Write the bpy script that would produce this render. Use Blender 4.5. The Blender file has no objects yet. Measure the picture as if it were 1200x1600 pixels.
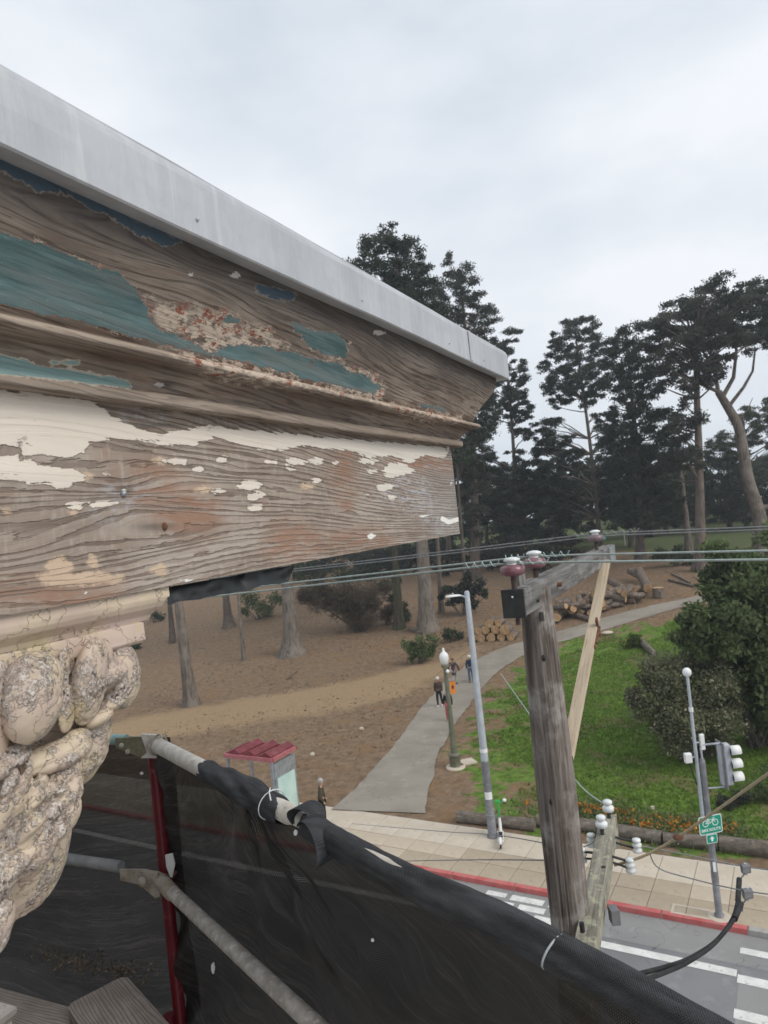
import bpy, bmesh, math, random
import numpy as np
from mathutils import Vector
random.seed(7); RNG = np.random.default_rng(7)
C = bpy.context.scene.collection
SC = bpy.context.scene
H = 11.0                                   # eye height above the road

# ------------------------------------------------------------------ camera, sky, sun
FPX = 1080.0
_r = math.radians(6.0); _e = math.atan(14*math.cos(_r)/FPX)
FW = np.array([0, math.cos(_e), math.sin(_e)]); _R0 = np.array([1.0, 0, 0]); _U0 = np.cross(_R0, FW)
RT = math.cos(_r)*_R0 - math.sin(_r)*_U0; UP = math.sin(_r)*_R0 + math.cos(_r)*_U0
EYE = np.array([0, 0, H])
cam = bpy.data.cameras.new('camera'); camo = bpy.data.objects.new('camera', cam); C.objects.link(camo)
cam.sensor_fit = 'VERTICAL'; cam.sensor_height = 36; cam.lens = 36*FPX/1600
cam.clip_start = 0.05; cam.clip_end = 2000
cam.dof.use_dof = True; cam.dof.focus_distance = 2.0; cam.dof.aperture_fstop = 8.5
import mathutils
_m = mathutils.Matrix(((RT[0], UP[0], -FW[0], 0), (RT[1], UP[1], -FW[1], 0), (RT[2], UP[2], -FW[2], H), (0, 0, 0, 1)))
camo.matrix_world = _m
SC.camera = camo

w = bpy.data.worlds.new('World'); SC.world = w; w.use_nodes = True
nt = w.node_tree; nt.nodes.clear()
SUN_DIR = Vector((0.62, -0.42, 0.66)).normalized()        # towards the sun behind the overcast
sky = nt.nodes.new('ShaderNodeTexSky'); sky.sky_type = 'NISHITA'; sky.sun_disc = False
sky.sun_elevation = math.asin(SUN_DIR.z); sky.sun_rotation = math.atan2(SUN_DIR.x, SUN_DIR.y)
tc = nt.nodes.new('ShaderNodeTexCoord')
mp = nt.nodes.new('ShaderNodeMapping'); mp.inputs['Scale'].default_value = (1, 1, 2.2)
ns = nt.nodes.new('ShaderNodeTexNoise'); ns.inputs['Scale'].default_value = 1.7; ns.inputs['Detail'].default_value = 5; ns.inputs['Roughness'].default_value = 0.5
rp = nt.nodes.new('ShaderNodeValToRGB')
rp.color_ramp.elements[0].position = 0.32; rp.color_ramp.elements[0].color = (5.0, 5.85, 6.7, 1)
rp.color_ramp.elements[1].position = 0.66; rp.color_ramp.elements[1].color = (8.7, 8.95, 9.4, 1)
mx = nt.nodes.new('ShaderNodeMix'); mx.data_type = 'RGBA'; mx.inputs[0].default_value = 0.95
bg = nt.nodes.new('ShaderNodeBackground'); bg.inputs['Strength'].default_value = 0.086
wo = nt.nodes.new('ShaderNodeOutputWorld')
L = nt.links.new
L(tc.outputs['Generated'], mp.inputs['Vector']); L(mp.outputs[0], ns.inputs['Vector']); L(ns.outputs['Fac'], rp.inputs['Fac'])
L(sky.outputs[0], mx.inputs[6]); L(rp.outputs['Color'], mx.inputs[7]); L(mx.outputs[2], bg.inputs['Color']); L(bg.outputs[0], wo.inputs['Surface'])

sl = bpy.data.lights.new('sun', 'SUN'); sl.energy = 1.5; sl.angle = math.radians(35); sl.color = (1.0, 0.95, 0.87)
so = bpy.data.objects.new('sun', sl); C.objects.link(so); so.location = (20, -20, 60)
so.rotation_euler = SUN_DIR.to_track_quat('Z', 'Y').to_euler()
SC.view_settings.view_transform = 'Standard'; SC.view_settings.look = 'None'
SC.view_settings.exposure = 0.38; SC.view_settings.gamma = 1.0; SC.view_settings.use_curve_mapping = False

# ------------------------------------------------------------------ surveying helpers
def ray(px, py): return FW + RT*(px-600)/FPX + UP*(800-py)/FPX
def at(px, py, depth): return EYE + ray(px, py)*depth
def zpl(px, py, z):
    d = ray(px, py); return EYE + d*((z-H)/d[2])
def proj(P):
    v = np.asarray(P, float) - EYE; q = v @ FW
    return 600+FPX*(v @ RT)/q, 800-FPX*(v @ UP)/q
_th = math.radians(27.0)
DV = np.array([math.sin(_th), math.cos(_th), 0]); NV = np.array([math.cos(_th), -math.sin(_th), 0])   # along / out of the cornice
def cor(d, a, h): return EYE + DV*d - NV*a + np.array([0, 0, h])
def cpl(px, py, a):
    d = ray(px, py); return EYE + d*(-a/(d @ NV))
_sa = math.radians(-59.6)
SV = np.array([math.sin(_sa), math.cos(_sa), 0]); PV = np.array([-SV[1], SV[0], 0]); PV = -PV         # along the street / away over it
if PV[1] < 0: PV = -PV
def uv2w(u, v, z=0.0): return SV*u + PV*v + np.array([0, 0, z])

def _hash(ix, iy, iz, seed):
    n = (ix.astype(np.int64)*374761393 + iy.astype(np.int64)*668265263 + iz.astype(np.int64)*2147483647 + seed*1274126177) & 0x7fffffff
    n = ((n ^ (n >> 13))*1274126177) & 0x7fffffff
    return ((n ^ (n >> 16)) & 0xffff)/65535.0
def vn(x, y=0.0, z=0.0, seed=0, oct=1):
    x, y, z = np.broadcast_arrays(np.asarray(x, float), np.asarray(y, float), np.asarray(z, float))
    tot = np.zeros(x.shape); amp = 1.0; s = 0.0
    for o in range(oct):
        k = 2**o; X, Y, Z = x*k, y*k, z*k
        ix, iy, iz = np.floor(X), np.floor(Y), np.floor(Z); fx, fy, fz = X-ix, Y-iy, Z-iz
        fx, fy, fz = [t*t*(3-2*t) for t in (fx, fy, fz)]
        acc = 0
        for a in (0, 1):
            for b in (0, 1):
                for c in (0, 1):
                    acc = acc + _hash(ix+a, iy+b, iz+c, seed+o*17)*(fx if a else 1-fx)*(fy if b else 1-fy)*(fz if c else 1-fz)
        tot += amp*(acc*2-1); s += amp; amp *= 0.5
    return tot/s
def sdf(px, py, poly):
    """signed distance (negative inside) of points to a polygon"""
    P = np.asarray(poly, float); px = np.asarray(px, float); py = np.asarray(py, float)
    best = np.full(px.shape, 1e9); ins = np.zeros(px.shape, bool)
    for i in range(len(P)):
        a, b = P[i], P[(i+1) % len(P)]
        ex, ey = b-a; wx, wy = px-a[0], py-a[1]
        t = np.clip((wx*ex+wy*ey)/max(ex*ex+ey*ey, 1e-12), 0, 1)
        best = np.minimum(best, (wx-ex*t)**2+(wy-ey*t)**2)
        c = ((a[1] > py) != (b[1] > py)) & (px < (b[0]-a[0])*(py-a[1])/((b[1]-a[1]) if abs(b[1]-a[1]) > 1e-12 else 1e-12)+a[0])
        ins ^= c
    return np.sqrt(best)*np.where(ins, -1, 1)

# ------------------------------------------------------------------ terrain height
KERB = 0.13
_pc = zpl(935, 1417, 0.0); V_KERB = float(_pc @ PV)
_pb = zpl(820, 1305, KERB); V_BACK = float(_pb @ PV)
def hgt(v, u=0.0):
    v = np.asarray(v, float); u = np.asarray(u, float)
    t = np.clip(v-41, 0, None)
    ramp = np.where(t < 8, 0.13*t*t/16, 0.13*(t-4))
    cap = 6.6
    ramp = cap*(1-np.exp(-ramp/cap*1.15))
    b = np.clip((v-V_BACK-1)/6, 0, 1)
    return KERB + ramp + b*(0.10*vn(u*0.13, v*0.13, seed=3, oct=2))*np.clip((v-V_BACK)/20, 0.15, 1)
def gz(x, y):
    p = np.array([x, y, 0.0]); return float(hgt(p @ PV, p @ SV))
def gnd(px, py):
    d = ray(px, py); t = 12.0; step = 0.4
    while t < 400:
        p = EYE + d*t
        if p[2] <= gz(p[0], p[1]):
            lo, hi = t-step, t
            for _ in range(14):
                mid = (lo+hi)/2; q = EYE+d*mid
                if q[2] <= gz(q[0], q[1]): hi = mid
                else: lo = mid
            return EYE + d*hi
        t += step
    return EYE + d*150

# ------------------------------------------------------------------ materials
class G:
    def __init__(s, name):
        s.m = bpy.data.materials.new(name); s.m.use_nodes = True; s.t = s.m.node_tree; s.t.nodes.clear()
        s.o = s.t.nodes.new('ShaderNodeOutputMaterial'); s._tc = None
    def node(s, typ, **kw):
        n = s.t.nodes.new(typ)
        for k, v in kw.items(): setattr(n, k, v)
        return n
    def put(s, sock, v):
        if hasattr(v, 'is_output'): s.t.links.new(v, sock)
        elif isinstance(v, (tuple, list)) and len(v) == 3 and sock.type == 'RGBA': sock.default_value = (*v, 1)
        else: sock.default_value = v
    def obj(s):
        if not s._tc: s._tc = s.node('ShaderNodeTexCoord')
        return s._tc.outputs['Object']
    def attr(s, name, out='Fac'): return s.node('ShaderNodeAttribute', attribute_name=name).outputs[out]
    def vmul(s, v, sc, op='MULTIPLY'):
        n = s.node('ShaderNodeVectorMath', operation=op); s.put(n.inputs[0], v); s.put(n.inputs[1], sc); return n.outputs[0]
    def noise(s, v, scale, detail=4, rough=0.55, dist=0.0):
        n = s.node('ShaderNodeTexNoise'); s.put(n.inputs['Vector'], v); s.put(n.inputs['Scale'], scale)
        n.inputs['Detail'].default_value = detail; n.inputs['Roughness'].default_value = rough; n.inputs['Distortion'].default_value = dist
        return n.outputs['Fac']
    def voro(s, v, scale, feat='F1', rnd=1.0):
        n = s.node('ShaderNodeTexVoronoi', feature=feat); s.put(n.inputs['Vector'], v); s.put(n.inputs['Scale'], scale); s.put(n.inputs['Randomness'], rnd)
        return n.outputs['Distance']
    def voroc(s, v, scale):
        n = s.node('ShaderNodeTexVoronoi'); s.put(n.inputs['Vector'], v); s.put(n.inputs['Scale'], scale); return n.outputs['Color']
    def ma(s, op, a, b=0.0, c=0.0, clamp=False):
        n = s.node('ShaderNodeMath', operation=op, use_clamp=clamp); s.put(n.inputs[0], a); s.put(n.inputs[1], b); s.put(n.inputs[2], c); return n.outputs[0]
    def mr(s, v, a, b, c=0.0, d=1.0, smooth=True):
        n = s.node('ShaderNodeMapRange', interpolation_type='SMOOTHSTEP' if smooth else 'LINEAR')
        for i, x in enumerate((v, a, b, c, d)): s.put(n.inputs[i], x)
        return n.outputs[0]
    def mix(s, f, a, b, bt='MIX'):
        n = s.node('ShaderNodeMix', data_type='RGBA', blend_type=bt); s.put(n.inputs[0], f); s.put(n.inputs[6], a); s.put(n.inputs[7], b); return n.outputs[2]
    def ramp(s, f, stops):
        n = s.node('ShaderNodeValToRGB'); cr = n.color_ramp
        while len(cr.elements) < len(stops): cr.elements.new(0.5)
        for e, (p, c) in zip(cr.elements, stops): e.position = p; e.color = (*c, 1)
        s.put(n.inputs[0], f); return n.outputs[0]
    def sep(s, v):
        n = s.node('ShaderNodeSeparateXYZ'); s.put(n.inputs[0], v); return n.outputs
    def comb(s, x, y, z=0.0):
        n = s.node('ShaderNodeCombineXYZ'); s.put(n.inputs[0], x); s.put(n.inputs[1], y); s.put(n.inputs[2], z); return n.outputs[0]
    def bump(s, h, st=0.5, dist=0.01, nrm=None):
        n = s.node('ShaderNodeBump'); s.put(n.inputs['Height'], h); n.inputs['Strength'].default_value = st; n.inputs['Distance'].default_value = dist
        if nrm is not None: s.put(n.inputs['Normal'], nrm)
        return n.outputs[0]
    def bsdf(s, col, rough=0.8, nrm=None, metal=0.0, spec=0.3):
        n = s.node('ShaderNodeBsdfPrincipled'); s.put(n.inputs['Base Color'], col); s.put(n.inputs['Roughness'], rough)
        s.put(n.inputs['Metallic'], metal); n.inputs['Specular IOR Level'].default_value = spec
        if nrm is not None: s.put(n.inputs['Normal'], nrm)
        return n
    def out(s, *a, **k):
        n = a[0] if isinstance(a[0], bpy.types.ShaderNode) else s.bsdf(*a, **k)
        s.t.links.new(n.outputs[0], s.o.inputs['Surface']); return s.m

def simple(name, c1, c2, scale=8.0, rough=0.8, bump=0.2, bscale=60.0, bd=0.005, metal=0.0, spec=0.3, stretch=(1, 1, 1), c3=None, s3=3.0):
    g = G(name); v = g.vmul(g.obj(), stretch)
    col = g.mix(g.mr(g.noise(v, scale, 5, 0.6), 0.32, 0.68), c1, c2)
    if c3: col = g.mix(g.mr(g.noise(v, s3, 4, 0.65), 0.55, 0.72), col, c3)
    return g.out(col, rough, g.bump(g.noise(v, bscale, 5, 0.65), bump, bd), metal, spec)

def bark(name, c1, c2, c3, sc=1.0):
    g = G(name); o = g.obj(); v = g.vmul(o, (7*sc, 7*sc, 1.1*sc))
    n1 = g.noise(v, 1.0, 6, 0.65, 0.6); n2 = g.noise(o, 0.7, 3)
    col = g.mix(g.mr(n1, 0.36, 0.62), c1, c2); col = g.mix(g.mr(n2, 0.45, 0.7, 0, 0.7), col, c3)
    return g.out(col, 0.9, g.bump(n1, 0.9, 0.06/sc))

def leafmat(name, dark, light, warm=None):
    g = G(name); a = g.attr('tint')
    col = g.mix(a, dark, light)
    if warm: col = g.mix(g.mr(a, 0.72, 1.0, 0, 0.8), col, warm)
    b = g.bsdf(col, 0.65, spec=0.25)
    tr = g.node('ShaderNodeBsdfTranslucent'); g.put(tr.inputs[0], col)
    m = g.node('ShaderNodeMixShader'); m.inputs[0].default_value = 0.35
    g.t.links.new(b.outputs[0], m.inputs[1]); g.t.links.new(tr.outputs[0], m.inputs[2])
    return g.out(m)

# ------------------------------------------------------------------ mesh building
BASE = {}                                   # world origin of every thing and part
class MB:
    def __init__(s): s.v = []; s.f = []; s.sm = []; s.mi = []; s.n = 0
    def add(s, v, f, smooth=False, mi=0):
        v = np.asarray(v, float).reshape(-1, 3); s.v.append(v)
        s.f += [tuple(int(i)+s.n for i in q) for q in f]; s.sm += [smooth]*len(f); s.mi += [mi]*len(f); s.n += len(v)
        return s
    def box(s, c, ax, ay, az, mi=0, bev=0.0):
        """box with half-axis vectors; bev cuts the four long edges (along ax)"""
        c, ax, ay, az = [np.asarray(t, float) for t in (c, ax, ay, az)]
        if bev:
            ly, lz = np.linalg.norm(ay), np.linalg.norm(az); by, bz = min(bev/ly, .49), min(bev/lz, .49)
            pr = [(1, 1-bz), (1-by, 1), (by-1, 1), (-1, 1-bz), (-1, bz-1), (by-1, -1), (1-by, -1), (1, bz-1)]
            v = [c-ax+ay*p+az*q for p, q in pr]+[c+ax+ay*p+az*q for p, q in pr]
            return s.add(v, [tuple(range(7, -1, -1)), tuple(range(8, 16))]+[(i, (i+1) % 8, 8+(i+1) % 8, 8+i) for i in range(8)], False, mi)
        v = [c+ax*i+ay*j+az*k for i in (-1, 1) for j in (-1, 1) for k in (-1, 1)]
        return s.add(v, [(0, 1, 3, 2), (4, 6, 7, 5), (0, 4, 5, 1), (2, 3, 7, 6), (0, 2, 6, 4), (1, 5, 7, 3)], False, mi)
    def abox(s, c, sx, sy, sz, mi=0, rz=0.0, bev=0.0):
        cs, sn = math.cos(rz), math.sin(rz)
        return s.box(c, (sx/2*cs, sx/2*sn, 0), (-sy/2*sn, sy/2*cs, 0), (0, 0, sz/2), mi, bev)
    def bar(s, p, q, wx, wy, ref=(0, 0, 1), mi=0, bev=0.0):
        p, q = np.asarray(p, float), np.asarray(q, float); d = (q-p); d0 = d/np.linalg.norm(d)
        a = np.cross(d0, ref); a = a/np.linalg.norm(a); b = np.cross(a, d0)
        return s.box((p+q)/2, d/2, a*wx/2, b*wy/2, mi, bev)
    def tube(s, pts, r, n=10, caps=True, smooth=True, mi=0, rfun=None):
        P = [np.asarray(p, float) for p in pts]; m = len(P)
        R = [r]*m if np.isscalar(r) else list(r)
        T = [P[min(i+1, m-1)]-P[max(i-1, 0)] for i in range(m)]; T = [t/max(np.linalg.norm(t), 1e-9) for t in T]
        ref = np.array([0, 0, 1.0]) if abs(T[0][2]) < 0.9 else np.array([1.0, 0, 0])
        a = np.cross(T[0], ref); a /= np.linalg.norm(a); V = []
        ang = np.linspace(0, 2*math.pi, n, endpoint=False)
        for i in range(m):
            a = a - T[i]*(a @ T[i]); a /= np.linalg.norm(a); b = np.cross(T[i], a)
            k = np.ones(n) if rfun is None else rfun(i/(m-1), ang)
            V.append(P[i]+R[i]*k[:, None]*(np.cos(ang)[:, None]*a+np.sin(ang)[:, None]*b))
        F = [(i*n+j, i*n+(j+1) % n, (i+1)*n+(j+1) % n, (i+1)*n+j) for i in range(m-1) for j in range(n)]
        V = np.concatenate(V)
        s.add(V, F, smooth, mi)
        if caps:
            s.add(V[:n], [tuple(range(n-1, -1, -1))], False, mi); s.add(V[-n:], [tuple(range(n))], False, mi)
        return s
    def lathe(s, prof, c, axis=(0, 0, 1), n=20, smooth=True, mi=0):
        c = np.asarray(c, float); ax = np.asarray(axis, float); ax /= np.linalg.norm(ax)
        return s.tube([c+ax*z for _, z in prof], [max(r, 1e-4) for r, _ in prof], n, True, smooth, mi)
    def ell(s, c, rx, ry=None, rz=None, n=14, ax=None, mi=0):
        ry = rx if ry is None else ry; rz = rx if rz is None else rz
        A = np.eye(3) if ax is None else np.asarray(ax, float); m = n//2+1
        V = []
        for i in range(m+1):
            t = math.pi*i/m
            for j in range(n):
                p = 2*math.pi*j/n; V.append(np.array([rx*math.sin(t)*math.cos(p), ry*math.sin(t)*math.sin(p), rz*math.cos(t)]) @ A)
        F = [(i*n+j, (i+1)*n+j, (i+1)*n+(j+1) % n, i*n+(j+1) % n) for i in range(m) for j in range(n)]
        return s.add(np.array(V)+np.asarray(c, float), F, True, mi)
    def prism(s, poly, off, mi=0, smooth=False):
        """extrude a planar 3D polygon by the vector off"""
        P = np.asarray(poly, float); n = len(P); Q = P+np.asarray(off, float)
        s.add(np.concatenate([P, Q]), [tuple(range(n-1, -1, -1)), tuple(range(n, 2*n))]+[(i, (i+1) % n, n+(i+1) % n, n+i) for i in range(n)], smooth, mi)
        return s
    def grid(s, V, nu, nv, smooth=True, mi=0):
        V = np.asarray(V).reshape(-1, 3)
        return s.add(V, [(i*nv+j, i*nv+j+1, (i+1)*nv+j+1, (i+1)*nv+j) for i in range(nu-1) for j in range(nv-1)], smooth, mi)
    def verts(s): return np.concatenate(s.v)
    def mesh(s, name, mats, off=(0, 0, 0)):
        me = bpy.data.meshes.new(name); V = np.concatenate(s.v)-np.asarray(off, float)
        me.from_pydata(V.tolist(), [], s.f); me.polygons.foreach_set('use_smooth', s.sm)
        for m in (mats if isinstance(mats, (list, tuple)) else [mats]): me.materials.append(m)
        if any(s.mi): me.polygons.foreach_set('material_index', s.mi)
        me.update(); return me

def tag(o, label=None, cat=None, group=None, kind=None):
    if label: o['label'] = label
    if cat: o['category'] = cat
    if group: o['group'] = group
    if kind: o['kind'] = kind
    return o
def thing(name, loc, label, cat, group=None):
    o = bpy.data.objects.new(name, None); C.objects.link(o); o.location = [float(t) for t in loc]; o.empty_display_size = 0.1
    BASE[o] = np.asarray(loc, float); return tag(o, label, cat, group)
def fix_normals(me):
    bm = bmesh.new(); bm.from_mesh(me); bmesh.ops.recalc_face_normals(bm, faces=bm.faces); bm.to_mesh(me); bm.free()
def part(name, mb, mats, parent=None, loc=None, **kw):
    """one mesh object from world-space geometry; a child shares its parent's origin"""
    base = BASE[parent] if parent is not None else (np.asarray(loc, float) if loc is not None else np.zeros(3))
    me = mb.mesh(name, mats, base); fix_normals(me)
    o = bpy.data.objects.new(name, me); C.objects.link(o); BASE[o] = base
    if parent is not None: o.parent = parent
    else: o.location = [float(t) for t in base]
    return tag(o, **kw)
def copy_tree(o, parent=None):
    c = o.copy(); C.objects.link(c)
    if parent is not None: c.parent = parent
    for ch in o.children: copy_tree(ch, c)
    return c
def setattrf(o, name, arr):
    a = o.data.attributes.new(name, 'FLOAT', 'POINT'); a.data.foreach_set('value', np.asarray(arr, np.float32))
def setattrv(o, name, arr):
    a = o.data.attributes.new(name, 'FLOAT_VECTOR', 'POINT'); a.data.foreach_set('vector', np.asarray(arr, np.float32).ravel())

# leaf clouds ----------------------------------------------------------------
def leaf_mesh(name, mat, cent, size, tint, asp=0.32, up=0.3, base=(0, 0, 0), rng=None):
    rng = rng or RNG
    n = len(cent); d = rng.normal(size=(n, 3)); d[:, 2] += up; d /= np.linalg.norm(d, axis=1)[:, None]
    e = rng.normal(size=(n, 3)); e -= d*(e*d).sum(1)[:, None]; e /= np.linalg.norm(e, axis=1)[:, None]
    s = np.asarray(size)[:, None]*rng.uniform(0.6, 1.35, (n, 1)); L_, W_ = d*s, e*s*asp
    c = cent-np.asarray(base, float)
    V = np.stack([c-L_*.5, c+W_*.5-L_*0.05, c+L_*.5, c-W_*.5-L_*0.05], 1).reshape(-1, 3)
    me = bpy.data.meshes.new(name); me.vertices.add(4*n); me.vertices.foreach_set('co', V.astype(np.float32).ravel())
    me.loops.add(4*n); me.loops.foreach_set('vertex_index', np.arange(4*n, dtype=np.int32))
    me.polygons.add(n); me.polygons.foreach_set('loop_start', np.arange(0, 4*n, 4, dtype=np.int32))
    me.materials.append(mat); me.update(calc_edges=True)
    a = me.attributes.new('tint', 'FLOAT', 'POINT'); a.data.foreach_set('value', np.repeat(np.clip(tint, 0, 1), 4).astype(np.float32))
    return me
def clump_points(cents, rads, n, flat=0.6, shell=0.55, rng=None):
    rng = rng or RNG
    out, tn, idx = [], [], []
    for c, r in zip(cents, rads):
        k = max(8, int(n*(r/np.mean(rads))**1.6)); d = rng.normal(size=(k, 3)); d /= np.linalg.norm(d, axis=1)[:, None]
        # a clump is a few sub-tufts, so its outline is broken
        m = 7; t = rng.normal(size=(m, 3)); t /= np.linalg.norm(t, axis=1)[:, None]; t *= rng.uniform(0.25, 0.85, (m, 1))
        w_ = rng.integers(0, m, k)
        p = t[w_]*0.8+d*rng.uniform(0.1, 0.5, (k, 1))
        p[:, 2] *= flat
        base = rng.uniform(0.0, 0.6)
        out.append(c+p*r); tn.append(np.clip(base+rng.uniform(-.12, .18, k)+rng.uniform(-.15, .15, m)[w_], 0, 1))
    return np.concatenate(out), np.concatenate(tn)

# ------------------------------------------------------------------ materials of the street and park
M = {}
def m_ground():
    g = G('park_soil'); o = g.obj(); lawn = g.attr('lawn'); track = g.attr('track')
    n1 = g.noise(o, 0.55, 6, 0.62); n2 = g.noise(o, 3.0, 6, 0.65); n3 = g.noise(o, 14.0, 4, 0.7); n4 = g.noise(o, 0.16, 3)
    soil = g.ramp(n2, [(0.3, (.14, .094, .06)), (0.48, (.215, .148, .096)), (0.7, (.29, .208, .138))])
    soil = g.mix(g.mr(n1, 0.5, 0.66, 0, 0.75), soil, (.24, .15, .08))
    soil = g.mix(g.mr(g.noise(o, 1.4, 5, 0.7), 0.6, 0.72, 0, 0.8), soil, (.105, .078, .056))
    soil = g.mix(g.mr(n3, 0.64, 0.78, 0, 0.45), soil, (.30, .22, .145))
    tr = g.mix(n2, (.32, .22, .125), (.41, .295, .18))
    tm = g.mr(g.ma('ADD', track, g.ma('MULTIPLY', g.ma('SUBTRACT', n1, 0.5), 3.2)), -0.9, 0.9, 0.85, 0.0)
    soil = g.mix(tm, soil, tr)
    grass = g.mix(g.mr(n2, 0.35, 0.65), (.075, .13, .022), (.15, .25, .042))
    grass = g.mix(g.mr(n3, 0.45, 0.72, 0, 0.6), grass, (.17, .22, .06))
    grass = g.mix(g.mr(n1, 0.50, 0.62, 0, 0.85), grass, (.20, .17, .085))
    lm = g.mr(g.ma('ADD', lawn, g.ma('ADD', g.ma('MULTIPLY', g.ma('SUBTRACT', n1, 0.5), 13.0), g.ma('MULTIPLY', g.ma('SUBTRACT', n2, 0.5), 3.5))), -0.5, 0.6, 1.0, 0.0)
    far = g.attr('meadow')
    col = g.mix(lm, soil, grass)
    col = g.mix(g.mr(g.ma('ADD', far, g.ma('MULTIPLY', g.ma('SUBTRACT', n4, 0.5), 14)), -2, 2, 1, 0), col, g.mix(n2, (.075, .095, .04), (.12, .14, .06)))
    return g.out(col, 0.95, g.bump(g.ma('ADD', n2, g.ma('MULTIPLY', n3, 0.5)), 0.9, 0.12), spec=0.1)
M['ground'] = m_ground()
def m_asphalt(name, c1, c2):
    g = G(name); o = g.obj()
    n = g.noise(o, 60, 3, 0.7); b = g.noise(o, 0.35, 5, 0.6); b2 = g.noise(g.vmul(o, (1, 1, 1)), 1.9, 5, 0.65)
    col = g.mix(g.mr(b, 0.35, 0.65), c1, c2); col = g.mix(g.mr(b2, 0.55, 0.7, 0, 0.35), col, tuple(t*1.5 for t in c2))
    col = g.mix(g.mr(n, 0.3, 0.75, 0, 0.35), col, tuple(t*0.55 for t in c1))
    cr = g.ma('ABSOLUTE', g.ma('SUBTRACT', g.noise(o, 0.22, 5, 0.6), 0.5))
    col = g.mix(g.mr(cr, 0.0005, 0.0025, 0.45, 0.0), col, (.05, .05, .05))
    return g.out(col, 0.85, g.bump(n, 0.4, 0.01))
M['asphalt'] = m_asphalt('road_asphalt', (.19, .19, .195), (.24, .24, .245))
M['patch'] = m_asphalt('old_asphalt', (.25, .245, .24), (.30, .295, .285))
M['path'] = m_asphalt('path_asphalt', (.25, .225, .185), (.33, .295, .245))
M['paint'] = simple('road_paint', (.58, .57, .54), (.76, .75, .72), 3.0, 0.7, 0.3, 80, c3=(.33, .33, .325), s3=6)
M['red_paint'] = simple('red_kerb_paint', (.44, .095, .09), (.52, .15, .14), 3.0, 0.7, 0.3, 60, c3=(.33, .2, .17), s3=5)
def m_conc(name, c1, c2, st):
    return simple(name, c1, c2, 1.3, 0.9, 0.35, 70, 0.004, c3=st, s3=2.3)
M['slab_light'] = m_conc('pale_concrete', (.50, .43, .34), (.57, .50, .41), (.42, .36, .28))
M['slab_tan'] = m_conc('tan_concrete', (.37, .30, .22), (.43, .355, .265), (.31, .25, .185))
M['slab_mid'] = m_conc('buff_concrete', (.46, .385, .295), (.52, .44, .34), (.38, .32, .24))
M['kerb'] = m_conc('kerb_concrete', (.30, .29, .27), (.37, .355, .33), (.22, .21, .2))
M['bark_pale'] = bark('pale_bark', (.085, .07, .058), (.20, .17, .142), (.25, .22, .19))
M['bark_dark'] = bark('dark_bark', (.07, .058, .05), (.15, .12, .10), (.10, .085, .068))
M['bark_mid'] = bark('brown_bark', (.075, .06, .05), (.17, .135, .11), (.2, .165, .135))
M['bark_moss'] = bark('mossy_bark', (.045, .04, .028), (.10, .085, .06), (.06, .085, .025))
M['leaf_dark'] = leafmat('dark_needles', (.028, .038, .029), (.078, .098, .066), (.12, .128, .088))
M['leaf_grey'] = leafmat('grey_needles', (.038, .043, .033), (.10, .106, .08), (.15, .145, .108))
M['leaf_mid'] = leafmat('green_needles', (.034, .05, .026), (.09, .118, .058), (.135, .155, .075))
M['leaf_shrub'] = leafmat('shrub_leaves', (.065, .095, .038), (.20, .25, .105), (.28, .32, .14))
M['leaf_flower'] = leafmat('flowering_leaves', (.085, .095, .05), (.25, .26, .15), (.46, .38, .30))
M['leaf_yellow'] = leafmat('yellow_leaves', (.04, .07, .01), (.13, .19, .02), (.22, .24, .02))
M['leaf_brown'] = leafmat('dead_twigs', (.085, .066, .045), (.21, .165, .115), (.29, .23, .16))
M['grass'] = leafmat('grass_blades', (.085, .15, .02), (.20, .31, .05), (.32, .30, .13))
M['poppy'] = leafmat('orange_petals', (.45, .13, .01), (.75, .28, .02), (.8, .45, .04))
M['log_bark'] = simple('log_bark', (.09, .07, .056), (.21, .165, .13), 5, 0.95, 0.8, 30, 0.03, c3=(.33, .28, .235))
M['log_cut'] = simple('cut_wood', (.36, .21, .10), (.52, .36, .21), 4, 0.85, 0.3, 60, c3=(.3, .15, .07))
M['log_grey'] = simple('weathered_log', (.10, .082, .066), (.2, .17, .14), 4, 0.95, 0.8, 20, 0.03, c3=(.28, .25, .21), stretch=(1, 1, 3))

# ------------------------------------------------------------------ road, pavement, park ground
def sheet(name, mat, poly_uv, z, **kw):
    mb = MB(); P = [uv2w(u, v, z) for u, v in poly_uv]; mb.add(P, [tuple(range(len(P)))]); return part(name, mb, mat, **kw)
sheet('road', M['asphalt'], [(-142, 3.2), (185, 3.2), (185, V_KERB), (-142, V_KERB)], 0.0, kind='structure')
ROAD = bpy.data.objects['road']
sheet('near_pavement', M['slab_tan'], [(-142, -8), (185, -8), (185, 3.2), (-142, 3.2)], KERB, kind='structure')
def world_uv(px, py, z=0.0):
    p = zpl(px, py, z); return float(p @ SV), float(p @ PV)
u_seam = world_uv(1153, 1520)[0]
sheet('asphalt_strip', M['patch'], [(-120, V_KERB-1.25), (170, V_KERB-1.25), (170, V_KERB-0.02), (-120, V_KERB-0.02)], 0.004, parent=ROAD)
sheet('asphalt_patch', M['patch'], [(u_seam-5, 6), (u_seam-0.03, 6), (u_seam-0.03, V_KERB-1.6), (u_seam-5, V_KERB-1.6)], 0.005, parent=ROAD)
def mark(name, pts, z=0.009):
    q = [world_uv(*p) for p in pts]; us = sorted(t[0] for t in q); vs = sorted(t[1] for t in q)
    u0, u1 = (us[0]+us[1])/2, (us[2]+us[3])/2; v0, v1 = (vs[0]+vs[1])/2, (vs[2]+vs[3])/2
    return sheet(name, M['paint'], [(u0, v0), (u1, v0), (u1, v1), (u0, v1)], z, parent=ROAD)
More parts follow.
